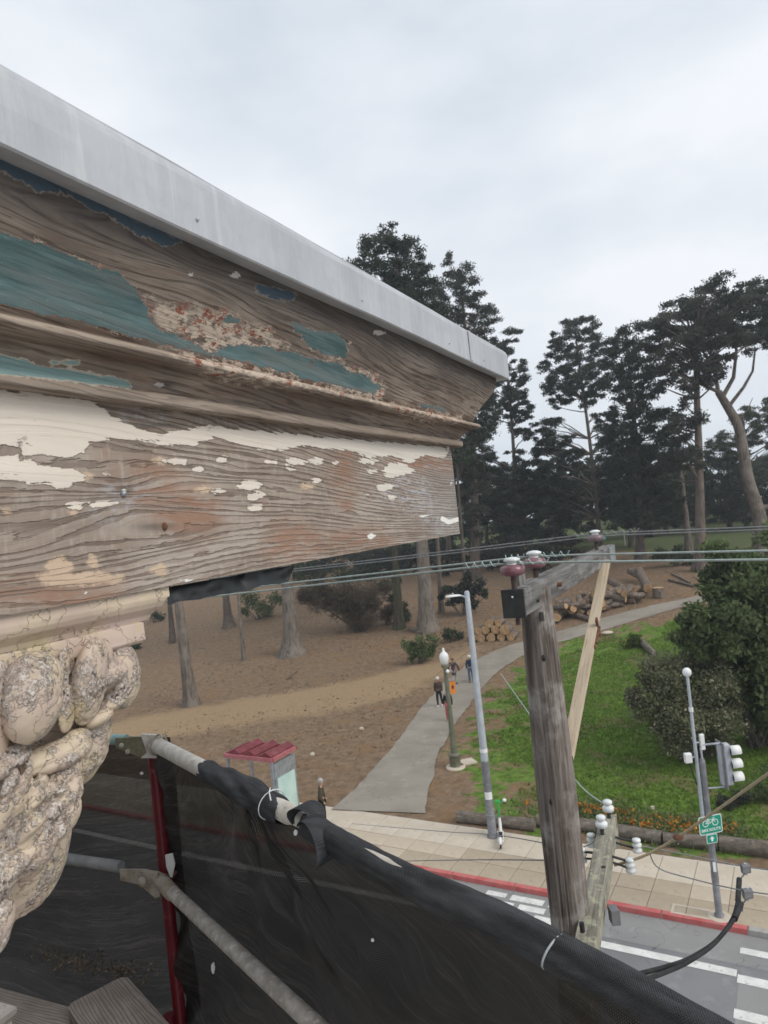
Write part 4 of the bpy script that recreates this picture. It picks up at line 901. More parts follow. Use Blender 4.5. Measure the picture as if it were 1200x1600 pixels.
# ------------------------------------------------------------------ utility pole, arms, wires
def m_pole(name, c1, c2, c3, lich=None, sc=1.0):
    g = G(name); o = g.obj(); v = g.vmul(g.attr('wv', 'Vector'), (1, 1, 1))
    n1 = g.noise(g.vmul(v, (26*sc, 26*sc, 2.2*sc)), 1, 6, .65, .4); n2 = g.noise(v, 5*sc, 4, .6); n3 = g.noise(g.vmul(v, (90*sc, 90*sc, 4*sc)), 1, 4, .7)
    col = g.mix(g.mr(n1, .34, .66), c1, c2); col = g.mix(g.mr(n2, .5, .72, 0, .75), col, c3); col = g.mix(g.mr(n3, .55, .8, 0, .6), col, tuple(t*.35 for t in c1))
    if lich: col = g.mix(g.mr(g.noise(v, 16*sc, 6, .7), .5, .62, 0, .8), col, lich)
    return g.out(col, .9, g.bump(g.ma('ADD', n1, g.ma('MULTIPLY', n3, .6)), .9, .012), spec=.2)
M['pole_wood'] = m_pole('weathered_pole', (.11, .088, .075), (.27, .235, .21), (.46, .43, .40))
M['arm_wood'] = m_pole('weathered_arm', (.10, .095, .09), (.235, .225, .215), (.34, .33, .32))
M['arm_lichen'] = m_pole('lichened_arm', (.19, .175, .145), (.36, .34, .28), (.47, .455, .38), (.41, .405, .29))
M['new_wood'] = m_pole('fresh_timber', (.40, .32, .225), (.54, .45, .34), (.36, .27, .18), sc=.5)
M['creosote'] = simple('arm_end_cap', (.035, .036, .036), (.06, .062, .06), 10, .6, .2, 80)
M['mauve'] = simple('mauve_porcelain', (.20, .085, .105), (.26, .12, .14), 20, .22, .05, 60, spec=.6)
M['plum'] = simple('plum_porcelain', (.15, .10, .115), (.2, .14, .15), 20, .25, .05, 60, spec=.6)
M['porcelain'] = simple('white_porcelain', (.66, .69, .68), (.76, .78, .77), 20, .22, .03, 60, spec=.6)
M['teal_glass'] = simple('teal_porcelain', (.03, .13, .12), (.06, .2, .18), 20, .2, .05, 60, spec=.6)
M['pin_iron'] = simple('pin_iron', (.075, .055, .048), (.13, .10, .09), 20, .8, .3, 120)
M['wire'] = simple('oxidised_wire', (.28, .33, .31), (.38, .43, .41), 30, .6, .1, 200)
M['wire_grey'] = simple('grey_wire', (.16, .165, .17), (.24, .245, .25), 30, .6, .1, 200)
M['rope'] = simple('tan_rope', (.36, .29, .19), (.46, .38, .26), 60, .9, .4, 300)
M['rust'] = simple('rusty_iron', (.12, .055, .035), (.20, .10, .062), 30, .85, .4, 150)
M['verdigris'] = simple('verdigris_tie', (.40, .52, .48), (.5, .62, .58), 30, .6, .1, 100)
def wv(o, arr=None):
    n = len(o.data.vertices); co = np.empty(n*3, np.float32); o.data.vertices.foreach_get('co', co); setattrv(o, 'wv', co.reshape(-1, 3) if arr is None else arr)
def wvb(o, ax):
    """grain runs along ax"""
    n = len(o.data.vertices); co = np.empty(n*3, np.float32); o.data.vertices.foreach_get('co', co); co = co.reshape(-1, 3)
    ax = np.asarray(ax, float); ax = ax/np.linalg.norm(ax); r = np.cross(ax, [0, 0, 1.0]); r = r/np.linalg.norm(r) if np.linalg.norm(r) > .1 else np.array([1.0, 0, 0]); s = np.cross(r, ax)
    setattrv(o, 'wv', np.column_stack([co @ r, co @ s, co @ ax]))
def beam(name, p, q, wx, wy, mat, par, ref=(0, 0, 1), bev=.006, sag=.004, sd=1):
    """a sawn timber: many rings, slightly worn edges"""
    p, q = np.asarray(p, float), np.asarray(q, float); d = q-p; ln = np.linalg.norm(d); d = d/ln; a = np.cross(d, ref); a /= np.linalg.norm(a); b = np.cross(a, d)
    pr = []
    for cx, cy, a0 in ((1, 1, 0), (-1, 1, 90), (-1, -1, 180), (1, -1, 270)):
        for k in range(3):
            t = math.radians(a0+45*k); pr.append((cx*(wx/2-bev)+bev*math.cos(t), cy*(wy/2-bev)+bev*math.sin(t)))
    pr2 = []
    for i in range(len(pr)):
        u_, v_ = np.array(pr[i]), np.array(pr[(i+1) % len(pr)])
        pr2.append(u_)
        if np.linalg.norm(v_-u_) > .02:
            for k in range(1, 6): pr2.append(u_+(v_-u_)*k/6)
    pr2 = np.array(pr2); n = len(pr2); m = max(6, int(ln/.03)); V = []
    for i in range(m+1):
        s = ln*i/m; w_ = vn(pr2[:, 0]*45+sd*9, pr2[:, 1]*45, s*3.0, seed=sd, oct=3)*sag
        sc = 1+w_/max(wx, wy)*2
        V.append(p+d*s+np.outer(pr2[:, 0]*sc, a)+np.outer(pr2[:, 1]*sc, b))
    mb = MB(); V = np.concatenate(V); mb.add(V, [(i*n+j, i*n+(j+1) % n, (i+1)*n+(j+1) % n, (i+1)*n+j) for i in range(m) for j in range(n)], False)
    mb.add(V[:n], [tuple(range(n-1, -1, -1))]); mb.add(V[-n:], [tuple(range(n))])
    o = part(name, mb, mat, par); wvb(o, d); return o

pc = at(838, 945, 3.33); pb = np.array([pc[0], pc[1], 0.0])
UPO = thing('utility_pole', pb, 'weathered wooden utility pole with crossarm and mauve insulators', 'utility pole')
ztop = pc[2]+.085; n = 96; zs_ = np.concatenate([np.linspace(0, pc[2]-2.6, 12), np.linspace(pc[2]-2.55, ztop, 150)]); V = []
ang = np.linspace(0, 2*math.pi, n, endpoint=False)
for z in zs_:
    r = .104-.012*(z/ztop)-.018*max(0, min(1, (z-(pc[2]-.95))/1.0))**1.3; k = vn(np.cos(ang)*9, np.sin(ang)*9, z*.9, seed=4, oct=3)
    crack = np.clip(vn(np.cos(ang)*13, np.sin(ang)*13, z*.55, seed=9, oct=2)-.28, 0, 1)
    rr = r*(1+.045*k)-.03*crack
    V.append(np.column_stack([pb[0]+rr*np.cos(ang), pb[1]+rr*np.sin(ang), np.full(n, z)]))
m = len(V); V = np.concatenate(V); mb = MB().add(V, [(i*n+j, i*n+(j+1) % n, (i+1)*n+(j+1) % n, (i+1)*n+j) for i in range(m-1) for j in range(n)], True).add(V[-n:], [tuple(range(n))])
wv(part('shaft', mb, M['pole_wood'], UPO))
for px, py in ((862, 1253), (885, 1423), (850, 1028), (880, 1456)):
    c = at(px, py, 3.245); part('knot', MB().ell(c, .011, .008, .016, 10), M['creosote'], UPO)
p = at(803, 943, 3.02); arm_dir = DV; ARM_L = 2.55
arm = beam('crossarm', p, p+arm_dir*ARM_L, .095, .118, M['arm_wood'], UPO, sd=3)
part('end_cap', MB().box(p-arm_dir*.006, arm_dir*.006, NV*.05, Z3*.062), M['creosote'], arm); part('cap_nail', MB().ell(p-arm_dir*.014+Z3*.03, .005), M['porcelain'], arm)
part('end_plate', MB().box(p+arm_dir*(ARM_L-.16)+NV*.051, arm_dir*.12, NV*.003, Z3*.055), M['aluminium'], arm)
part('through_bolt', MB().tube([p+arm_dir*.62+NV*.04, p+arm_dir*.62+NV*.07], .012, 8), M['rust'], arm); part('through_bolt', MB().tube([p+arm_dir*.2+NV*.04-Z3*.02, p+arm_dir*.2+NV*.06-Z3*.02], .008, 8), M['creosote'], arm)
part('gain_bolt', MB().bar(at(845, 950, 3.24)-Z3*.02, at(845, 950, 3.24)-Z3*.06, .016, .016, ref=(0, 1, 0)), M['creosote'], UPO)
part('drip_strap', MB().tube([p+arm_dir*.04-Z3*.055, p+arm_dir*.03-Z3*.10], .011, 8), M['pin_iron'], arm)
def armpt(px, q=None, L0=p, dd=arm_dir, LN=ARM_L):
    lo, hi = 0, LN
    for _ in range(40):
        mm = (lo+hi)/2
        if proj(L0+dd*mm)[0] < px: lo = mm
        else: hi = mm
    return lo
def insul(base, kind, s=1.0, par=UPO):
    I = part('insulator', MB().lathe([(.012*s, .055*s), (.03*s, .057*s), (.05*s, .064*s), (.056*s, .078*s), (.054*s, .092*s), (.045*s, .104*s), (.028*s, .108*s)], base, n=24), M[kind], par)
    part('cap', MB().lathe([(.026*s, .107*s), (.022*s, .112*s), (.024*s, .118*s), (.036*s, .124*s), (.037*s, .132*s), (.02*s, .139*s), (.004*s, .141*s)], base, n=20), M['porcelain'] if kind != 'teal_glass' else M['teal_glass'], I)
    part('pin', MB().tube([base-Z3*.03, base+Z3*.06*s], .013*s, 8), M['pin_iron'], I)
    return base+Z3*.116*s
t1 = insul(p+arm_dir*.035+Z3*.06, 'mauve'); t2 = insul(p+arm_dir*armpt(846)+Z3*.045-NV*.02, 'mauve', 1.05)
t3 = insul(p+arm_dir*armpt(934)+Z3*.06, 'plum'); t4 = insul(p+arm_dir*armpt(952)+Z3*.05-NV*.05, 'teal_glass', .7)
# the bare top of the pole beside the arm
part('pole_gain', MB().box(p+arm_dir*.17+Z3*.09-NV*.02, arm_dir*.05, NV*.02, Z3*.06), M['arm_wood'], UPO); wv(bpy.data.objects['pole_gain'])
def power_wire(name, c, label, ul, ur, sag, r=.0055, mat='wire'):
    us_ = np.concatenate([np.linspace(-ur, 6, 40), np.linspace(7, ul, 12)]); pts = [c+SV*u_-Z3*sag*abs(u_)*(1-abs(u_)/35) for u_ in us_]
    return part(name, MB().tube(pts, r, 6), M[mat], loc=c, label=label, cat='wire', group='overhead power lines over the street')
power_wire('power_line', t1, 'lowest pale overhead wire tied to the nearest mauve insulator', 30, 5, .05)
power_wire('power_line', t2, 'overhead wire tied to the second mauve insulator', 30, 5, .045)
power_wire('power_line', t3, 'highest overhead wire on the plum insulator near the arm end', 30, 6, .042, .005, 'wire_grey')
power_wire('power_line', t4, 'overhead wire on the small teal insulator at the arm end', 30, 6, .042, .005, 'wire_grey')
def tie(c, u0, u1, turns, rad, nm, par=UPO, mat='verdigris'):
    pts = [c+SV*(u0+(u1-u0)*t)+Z3*(math.cos(t*turns*6.28)*rad)+PV*(math.sin(t*turns*6.28)*rad) for t in np.linspace(0, 1, int(turns*10))]
    part(nm, MB().tube(pts, .0022, 5), M[mat], par)
tie(t1, .06, .22, 4, .012, 'tie_wire'); tie(t2, .05, .15, 3, .012, 'tie_wire'); tie(t2, -.18, -.05, 3, .013, 'tie_wire'); tie(t1, -.17, -.03, 3, .012, 'tie_wire'); tie(t3, .05, .16, 2.5, .012, 'tie_wire', mat='wire'); tie(t3, -.3, -.06, 4, .012, 'tie_wire', mat='wire')
for c in (t1, t2): part('tie_loop', MB().tube([c+SV*.03+Z3*.02, c-SV*.0+NV*.045, c-SV*.045+Z3*-.03, c-SV*.05-Z3*.045], .004, 6), M['verdigris'], UPO)
# new timber brace
sbr = armpt(931); b1 = p+arm_dir*sbr+NV*.065-Z3*.02; b0 = at(886, 1184, 3.3)
BR = beam('brace', b0, b1, .03, .06, M['new_wood'], UPO, ref=NV, bev=.003, sag=.001, sd=6)
bm_ = b0*.42+b1*.58; bd = (b1-b0)/np.linalg.norm(b1-b0); pf = np.cross(bd, NV); pf /= np.linalg.norm(pf)
part('brace_clip', MB().bar(bm_-bd*.16+NV*.03, bm_+NV*.03, .03, .012), M['rust'], BR); part('brace_clip', MB().bar(bm_+NV*.03-pf*.06, bm_+NV*.03+pf*.06, .012, .03), M['rust'], BR); part('brace_bolt', MB().ell(bm_-bd*.19+NV*.03, .014), M['rust'], BR)
# lower crossarm
a0 = at(914, 1500, 3.02); a1 = zpl(951, 1290, a0[2]); ad = (a1-a0)/np.linalg.norm(a1-a0); a0 = a0-ad*.25
ARM2 = beam('lower_crossarm', a0, a1, .092, .115, M['arm_lichen'], UPO, sd=8)
part('bolt_hole', MB().tube([at(911, 1463, 3.06)+Z3*.02, at(911, 1463, 3.06)+Z3*.06], .011, 10), M['black'], ARM2); part('bolt_hole', MB().tube([zpl(943, 1355, a0[2]+.0575), zpl(943, 1355, a0[2]+.0575)+Z3*.003], .012, 10), M['black'], ARM2)
fb = zpl(943, 1425, a0[2]); part('side_fitting', MB().box(fb+np.array([.05, 0, -.02]), (.02, 0, 0), (0, .03, 0), (0, 0, .035)), M['steel_dark'], ARM2)
def white_pin(c, s=1.0):
    I = part('pin_insulator', MB().lathe([(.02*s, 0), (.042*s, .004*s), (.044*s, .03*s), (.036*s, .04*s), (.024*s, .044*s), (.024*s, .054*s), (.034*s, .06*s), (.034*s, .078*s), (.02*s, .086*s), (.003*s, .088*s)], c, n=20), M['porcelain'], UPO)
    part('pin', MB().tube([c-Z3*.08, c+Z3*.01], .012, 8), M['creosote'], I); return c
wp1 = white_pin(a1-ad*.03+Z3*.1+np.array([.012, 0, 0]), .8); wp2 = white_pin(a1-ad*.24+Z3*.1-np.array([.01, 0, 0]), .8)
part('end_block', MB().box(a1+ad*.02+np.array([.02, 0, -.05]), (.03, 0, 0), ad*.015, Z3*.1), M['arm_lichen'], UPO); wv(bpy.data.objects['end_block'])
def spool(px, py, dep):
    c = at(px, py, dep); S = part('spool_insulator', MB().lathe([(a_*.78, b_*.85) for a_, b_ in [(.018, -.045), (.035, -.042), (.036, -.026), (.024, -.016), (.024, -.008), (.036, -.002), (.036, .012), (.024, .02), (.024, .026), (.033, .032), (.03, .044), (.01, .047)]], c, (0, 0, 1), 18), M['porcelain'], UPO)
    q = a0+ad*np.clip((c-a0) @ ad, 0, np.linalg.norm(a1-a0)); part('clevis', MB().tube([q, c+Z3*.02], .007, 6), M['creosote'], S); part('clevis', MB().tube([q-Z3*.03, c-Z3*.02], .006, 6), M['creosote'], S); return c
s1 = spool(995, 1321, 4.05); s2 = spool(985, 1352, 3.85); s3 = spool(909, 1336, 3.95); s4 = spool(924, 1313, 4.15)
def wire(name, pts, r, mat, label, group=None, n=6, cat='wire'):
    P = np.array([at(*q) if isinstance(q, tuple) else q for q in pts]); s = np.concatenate([[0], np.cumsum(np.linalg.norm(np.diff(P, axis=0), axis=1))]); t = np.linspace(0, s[-1], 40)
    Q = np.stack([np.interp(t, s, P[:, k]) for k in range(3)], 1)
    for _ in range(8): Q[1:-1] = (Q[:-2]+2*Q[1:-1]+Q[2:])/4
    return part(name, MB().tube(Q, r, n), M[mat], loc=Q[0], label=label, cat=cat, group=group)
rp_ = wire('guy_rope', [(960, 1352, 3.9), (985, 1346, 3.85), (1010, 1338, 3.8), (1060, 1308, 3.7), (1130, 1259, 3.5), (1200, 1209, 3.3), (1330, 1115, 3.0)], .0075, 'rope', 'tan rope rising from the lower arm past the green sign', cat='rope')
part('splice', MB().ell(at(1060, 1308, 3.69), .03, .02, .016, 10), M['rust'], UPO)
wire('service_wire', [s1, (1030, 1327, 4.0), (1100, 1341, 3.95), (1165, 1355, 3.9), (1230, 1362, 3.8), (1330, 1370, 3.6)], .0035, 'wire_grey', 'thin wire from the upper white spool with the upper clamp')
wire('service_wire', [(1016, 1335, 3.8), (1016, 1348, 3.8), (1022, 1357, 3.8), (1030, 1360, 3.8), (1070, 1370, 3.75), (1115, 1382, 3.7), (1167, 1393, 3.6), (1240, 1402, 3.5), (1330, 1408, 3.4)], .0035, 'wire_grey', 'thin wire below it carrying the lower clamp')
for (x, y, d_, lb) in ((1165, 1357, 3.9, 'small grey clamp on the upper thin wire'), (1168, 1396, 3.6, 'small grey clamp on the lower thin wire')):
    c = at(x, y, d_); T = thing('wire_clamp', c, lb, 'clamp'); part('body', MB().abox(c, .045, .03, .05, bev=.008), M['steel_dark'], T); part('bolt', MB().tube([c-Z3*.035, c+Z3*.03], .008, 8), M['steel'], T)
    part('lead', MB().tube([c-Z3*.02, c+np.array([-.03, 0, -.05]), c+np.array([-.038, 0, -.09])], .004, 6), M['wire_grey'], T)
wire('black_cable', [(1155, 1377, 3.85), (1154, 1402, 3.7), (1146, 1436, 3.4), (1120, 1472, 3.1), (1075, 1500, 2.8), (1030, 1514, 2.5), (985, 1525, 2.2)], .0085, 'black', 'thick black cable looping down from the upper clamp', n=8, cat='cable')
wire('black_cable', [(1158, 1414, 3.55), (1145, 1442, 3.3), (1112, 1480, 3.0), (1070, 1507, 2.7), (1025, 1525, 2.4), (985, 1538, 2.1)], .0085, 'black', 'second black cable hanging from the lower clamp', n=8, cat='cable')
part('cable_boot', MB().tube([at(1155, 1374, 3.84), at(1153, 1408, 3.66)], .014, 8), M['black'], UPO); part('cable_boot', MB().tube([at(1158, 1412, 3.54), at(1148, 1436, 3.35)], .014, 8), M['black'], UPO)
wire('service_wire', [(850, 1344, 3.6), (760, 1343, 4.6), (642, 1345, 7), (520, 1352, 11)], .004, 'wire_grey', 'thin wire leaving the pole low over the pavement to the left')
wire('service_wire', [(905, 1330, 3.95), (860, 1318, 4.5), (770, 1303, 6), (712, 1301, 7.5), (550, 1287, 14)], .004, 'wire_grey', 'thin wire crossing the pavement edge behind the scooter')
wire('service_wire', [wp1+Z3*.03, (928, 1254, 4.35), (896, 1217, 4.7), (830, 1120, 6), (782, 1052, 8)], .005, 'wire', 'pale twisted wire from the white insulator behind the pole')
wire('service_wire', [wp2+Z3*.03, (938, 1302, 4.1), (925, 1318, 4.0), (905, 1326, 4.05), (895, 1330, 4.1)], .004, 'wire', 'short slack jumper wire at the white insulators')
g0 = gnd(560, 1143); g1 = at(734, 1016, 23.2); part('guy_wire', MB().tube([g0, g1], .012, 6), M['rope'], loc=g0, label='thin guy line from the dirt up to the street lamp', cat='wire')

# ------------------------------------------------------------------ the old building: cornice, capital, wall
def ragged(g, s, o, amp, sc=60.0, det=5):
    """an eroded paint edge: signed distance in metres plus fine noise"""
    return g.ma('ADD', s, g.ma('MULTIPLY', g.ma('SUBTRACT', g.noise(o, sc, det, .68), .5), amp))
def m_board():
    g = G('weathered_board'); bc = g.attr('bc', 'Vector'); x = g.sep(bc); d, gr = x[0], x[1]
    flow = g.comb(g.ma('MULTIPLY', d, 1.6), g.ma('MULTIPLY', gr, 24.0), 0.0)
    n0 = g.noise(flow, 1.0, 3, .5)
    v2 = g.comb(g.ma('MULTIPLY', d, 9.0), g.ma('MULTIPLY', gr, 420.0), 0.0); fine = g.noise(v2, 1.0, 5, .65)
    wob = g.noise(g.comb(g.ma('MULTIPLY', d, 14.0), g.ma('MULTIPLY', gr, 60.0)), 1.0, 3, .6)
    ph = g.ma('ADD', g.ma('MULTIPLY', gr, g.attr('pitch')), g.ma('ADD', g.ma('MULTIPLY', n0, 22.0), g.ma('MULTIPLY', wob, 4.6)))
    s = g.ma('SINE', ph); thr = g.mr(g.noise(g.comb(g.ma('MULTIPLY', d, 7.0), g.ma('MULTIPLY', gr, 90.0)), 1.0, 4, .7), .35, .68, -.35, .9); line = g.mr(s, thr, g.ma('ADD', thr, .55)); late = g.mr(s, -1, .6)
    o = g.vmul(bc, (1, 1, 1)); blot = g.noise(g.vmul(bc, (2.2, 7, 1)), 1.3, 4, .6); blot2 = g.noise(g.vmul(bc, (5, 14, 1)), 1.9, 5, .65)
    wood = g.mix(g.mr(blot, .38, .64), (.31, .25, .205), (.44, .375, .32))
    wood = g.mix(g.mr(blot2, .52, .72, 0, .75), wood, (.31, .215, .165))
    wood = g.mix(g.mr(fine, .4, .75, 0, .6), wood, (.24, .195, .16))
    wood = g.mix(g.ma('MULTIPLY', g.mr(g.noise(g.vmul(bc, (70, 30, 1)), 1, 3, .6), .5, .7), .35), wood, (.5, .45, .4))
    wood = g.mix(g.ma('MULTIPLY', line, g.mr(g.noise(g.vmul(bc, (6, 60, 1)), 1.0, 3, .6), .3, .65, .25, .75)), wood, (.135, .10, .08))
    # weathered to grey near the outer end
    wood = g.mix(g.mr(g.ma('ADD', d, g.ma('MULTIPLY', blot, .5)), 2.3, 2.9, 0, .5), wood, (.30, .29, .285))
    wood = g.mix(g.mr(g.attr('stain'), 0, 1, 0, .8), wood, (.10, .095, .085))
    wood = g.mix(g.ma('MULTIPLY', g.mr(g.attr('rust'), -.02, .05, 1, 0), g.mr(g.noise(g.vmul(bc, (9, 60, 1)), 1.0, 5, .7), .34, .6)), wood, (.31, .185, .13))
    wood = g.mix(g.ma('MULTIPLY', g.mr(g.attr('blue'), -.025, .03, .8, 0), g.mr(g.noise(g.vmul(bc, (22, 70, 1)), 1.0, 5, .72), .45, .66)), wood, (.47, .48, .52))
    tan = g.mr(ragged(g, g.attr('tan'), bc, .026, 70), -.004, .004, .9, 0); wood = g.mix(tan, wood, g.mix(fine, (.56, .40, .27), (.66, .52, .40)))
    cs = ragged(g, g.attr('cream'), g.vmul(bc, (1, 2.0, 1)), .018, 45); cs2 = g.ma('ADD', cs, g.ma('MULTIPLY', g.ma('SUBTRACT', line, .35), .0035))
    cm = g.mr(cs2, -.0011, .0011, 1, 0); thin = g.mr(g.noise(g.vmul(bc, (20, 60, 1)), 1, 5, .7), .6, .7, 0, .9)
    inside = g.mr(cs2, -.012, -.003, 0, 1); cm = g.ma('MULTIPLY', cm, g.ma('SUBTRACT', 1.0, g.ma('MULTIPLY', thin, g.ma('MULTIPLY', inside, .9))))
    cream = g.mix(g.noise(bc, 5, 3), (.66, .58, .49), (.75, .68, .60)); cream = g.mix(g.mr(g.noise(bc, 160, 3), .66, .76, 0, .5), cream, (.45, .38, .31))
    cream = g.mix(g.mr(d, 1.1, 2.2, 0, .5), cream, (.66, .63, .57))
    rim = g.ma('MULTIPLY', g.mr(cs2, -.0016, .0, 0, 1), g.mr(cs2, .0, .0022, 1, 0)); col = g.mix(cm, wood, cream); col = g.mix(g.ma('MULTIPLY', rim, .55), col, (.25, .19, .15))
    ws = ragged(g, g.attr('white'), g.vmul(bc, (1, 1.6, 1)), .012, 90); wm = g.mr(ws, -.0012, .0012, 1, 0); col = g.mix(wm, col, (.82, .80, .75))
    h = g.ma('ADD', g.ma('MULTIPLY', line, -1.0), g.ma('MULTIPLY', fine, .35)); pk = g.ma('MAXIMUM', cm, wm); h = g.ma('ADD', g.ma('MULTIPLY', h, g.ma('SUBTRACT', 1.0, g.ma('MULTIPLY', pk, .9))), g.ma('MULTIPLY', pk, .75))
    return g.out(col, g.mr(pk, 0, 1, .9, .6), g.bump(h, .8, .004), spec=.25)
M['board'] = m_board()
def m_crown():
    g = G('weathered_moulding'); bc = g.attr('bc', 'Vector'); x = g.sep(bc); d, gr = x[0], x[1]
    flow = g.comb(g.ma('MULTIPLY', d, 1.2), g.ma('MULTIPLY', gr, 14.0)); n0 = g.noise(flow, 1.0, 4, .55)
    fine = g.noise(g.comb(g.ma('MULTIPLY', d, 7.0), g.ma('MULTIPLY', gr, 300.0)), 1.0, 5, .68)
    s = g.ma('SINE', g.ma('ADD', g.ma('MULTIPLY', gr, 430.0), g.ma('MULTIPLY', n0, 44.0))); thr = g.mr(g.noise(g.comb(g.ma('MULTIPLY', d, 6.0), g.ma('MULTIPLY', gr, 70.0)), 1.0, 4, .7), .35, .68, -.2, .95); line = g.mr(s, thr, g.ma('ADD', thr, .6))
    blot = g.noise(g.vmul(bc, (2.5, 9, 1)), 1.2, 5, .62); b2 = g.noise(g.vmul(bc, (3, 16, 1)), 2.2, 4, .6)
    wood = g.mix(g.mr(blot, .36, .66), (.22, .18, .15), (.41, .34, .28)); wood = g.mix(g.mr(b2, .5, .7, 0, .7), wood, (.25, .17, .125))
    wood = g.mix(g.mr(fine, .4, .75, 0, .65), wood, (.13, .105, .09)); wood = g.mix(g.ma('MULTIPLY', line, g.mr(b2, .3, .6, .25, .7)), wood, (.085, .068, .058))
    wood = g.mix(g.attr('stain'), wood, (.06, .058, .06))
    wood = g.mix(g.mr(g.attr('dirt_shade'), 0, 1, 0, .8), wood, (.115, .075, .052)); wood = g.mix(g.ma('MULTIPLY', g.attr('worn'), g.mr(fine, .3, .6, .3, .8)), wood, (.47, .38, .30))  # cove dirt with painted shade, then worn edges with painted light
    cream = g.mix(fine, (.50, .40, .32), (.66, .57, .47)); red = g.mix(fine, (.26, .085, .06), (.34, .13, .09))
    ne = g.noise(bc, 30, 6, .72); ne2 = g.noise(g.vmul(bc, (30, 70, 1)), 1.0, 6, .72)
    # scraped area: cream and red flecks over wood
    sc = g.mr(ragged(g, g.attr('scrape'), bc, .08, 26), -.01, .01, 1, 0)
    col = g.mix(g.ma('MULTIPLY', sc, g.mr(ne2, .44, .53)), wood, cream); col = g.mix(g.ma('MULTIPLY', sc, g.mr(ne, .54, .6)), col, red)
    ts = g.ma('ADD', ragged(g, g.attr('teal'), g.vmul(bc, (1, 1.8, 1)), .05, 22, 8), g.ma('MULTIPLY', g.ma('SUBTRACT', g.noise(g.vmul(bc, (1, 2.6, 1)), 110, 4, .7), .5), .016))
    rw = g.ma('ADD', .0002, g.ma('MULTIPLY', g.mr(g.noise(bc, 21, 5, .7), .47, .72), .0058)); edge = g.mr(g.ma('SUBTRACT', ts, rw), .0, .0012, 1, 0)
    col = g.mix(edge, col, cream); redz = g.mr(g.ma('ADD', ts, g.ma('MULTIPLY', g.ma('SUBTRACT', ne, .5), .03)), -.001, .003, 1, 0); col = g.mix(g.ma('MULTIPLY', g.ma('MULTIPLY', redz, edge), .85), col, red)
    streak = g.noise(g.comb(g.ma('MULTIPLY', d, 8.0), g.ma('MULTIPLY', gr, 70.0)), 1.0, 5, .65)
    teal = g.mix(g.mr(streak, .35, .65), (.085, .145, .15), (.145, .225, .23)); teal = g.mix(g.mr(g.noise(g.comb(g.ma('MULTIPLY', d, 3.0), g.ma('MULTIPLY', gr, 22.0)), 1, 3, .5), .48, .62, 0, .75), teal, (.165, .205, .20)); teal = g.mix(g.mr(g.noise(bc, 130, 3, .7), .63, .75, 0, .5), teal, (.33, .42, .42))
    tm = g.mr(ts, -.001, .001, 1, 0); hol = g.mr(g.noise(g.vmul(bc, (18, 60, 1)), 1, 6, .75), .63, .68); inside = g.mr(ts, -.05, -.005, .25, 1)
    tmm = g.ma('MULTIPLY', tm, g.ma('SUBTRACT', 1.0, g.ma('MULTIPLY', g.ma('MULTIPLY', hol, inside), g.attr('rough'))))
    col = g.mix(g.ma('MULTIPLY', tm, g.ma('SUBTRACT', 1, tmm)), col, red); col = g.mix(tmm, col, teal)
    ls = ragged(g, g.attr('paleteal'), g.vmul(bc, (1, 2, 1)), .02, 50, 7); col = g.mix(g.mr(ls, .0012, .0026, .9, 0), col, cream); col = g.mix(g.mr(ls, -.001, .001, 1, 0), col, g.mix(streak, (.20, .31, .31), (.30, .41, .395)))
    ss = ragged(g, g.attr('slate'), g.vmul(bc, (1, 2, 1)), .04, 26, 8); col = g.mix(g.mr(ss, .0008, .002, .4, 0), col, cream); col = g.mix(g.mr(ss, -.001, .001, 1, 0), col, g.mix(streak, (.055, .085, .115), (.085, .12, .15)))
    ws = ragged(g, g.attr('white'), bc, .02, 80); col = g.mix(g.mr(ws, -.001, .001, .85, 0), col, (.6, .57, .55))
    h = g.ma('ADD', g.ma('MULTIPLY', g.ma('ADD', g.ma('MULTIPLY', line, -.5), g.ma('MULTIPLY', fine, .6)), g.ma('SUBTRACT', 1.0, g.ma('MULTIPLY', tmm, .75))), g.ma('MULTIPLY', tmm, .7))
    return g.out(col, g.mr(tmm, 0, 1, .9, .55), g.bump(h, .65, .004), spec=.25)
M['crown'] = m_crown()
def m_metal():
    g = G('galvanised_sheet'); o = g.obj(); n = g.noise(g.vmul(o, (6, 6, 2)), 1, 5, .65); n2 = g.noise(g.vmul(o, (40, 40, 5)), 1, 4, .6); v = g.voroc(o, 45)
    col = g.mix(g.mr(n, .3, .7), (.42, .43, .45), (.52, .53, .55)); col = g.mix(g.mr(n2, .5, .75, 0, .4), col, (.58, .59, .60)); col = g.mix(g.ma('MULTIPLY', g.sep(v)[0], .16), col, (.33, .34, .37))
    col = g.mix(g.mr(g.noise(o, 90, 3, .7), .70, .78, 0, .5), col, (.3, .29, .28)); col = g.mix(g.mr(g.noise(g.vmul(o, (14, 14, 3)), 1, 5, .7), .6, .72, 0, .45), col, (.36, .37, .385)); col = g.mix(g.mr(g.noise(g.vmul(o, (26, 26, 1.6)), 1, 5, .7), .56, .72, 0, .55), col, (.60, .605, .61)); col = g.mix(g.mr(g.noise(g.vmul(o, (19, 19, 1.2)), 1.3, 4, .7), .6, .74, 0, .4), col, (.33, .335, .35))
    return g.out(col, .55, g.bump(g.ma('ADD', n, g.ma('MULTIPLY', n2, .3)), .25, .01), .25, .4)
M['flashing'] = m_metal()
BLD = thing('old_building', cor(.3, 1.4, -H), 'old building with a weathered wooden cornice, peeling cream and teal paint', 'building')
D0, D1 = -1.0, 2.612
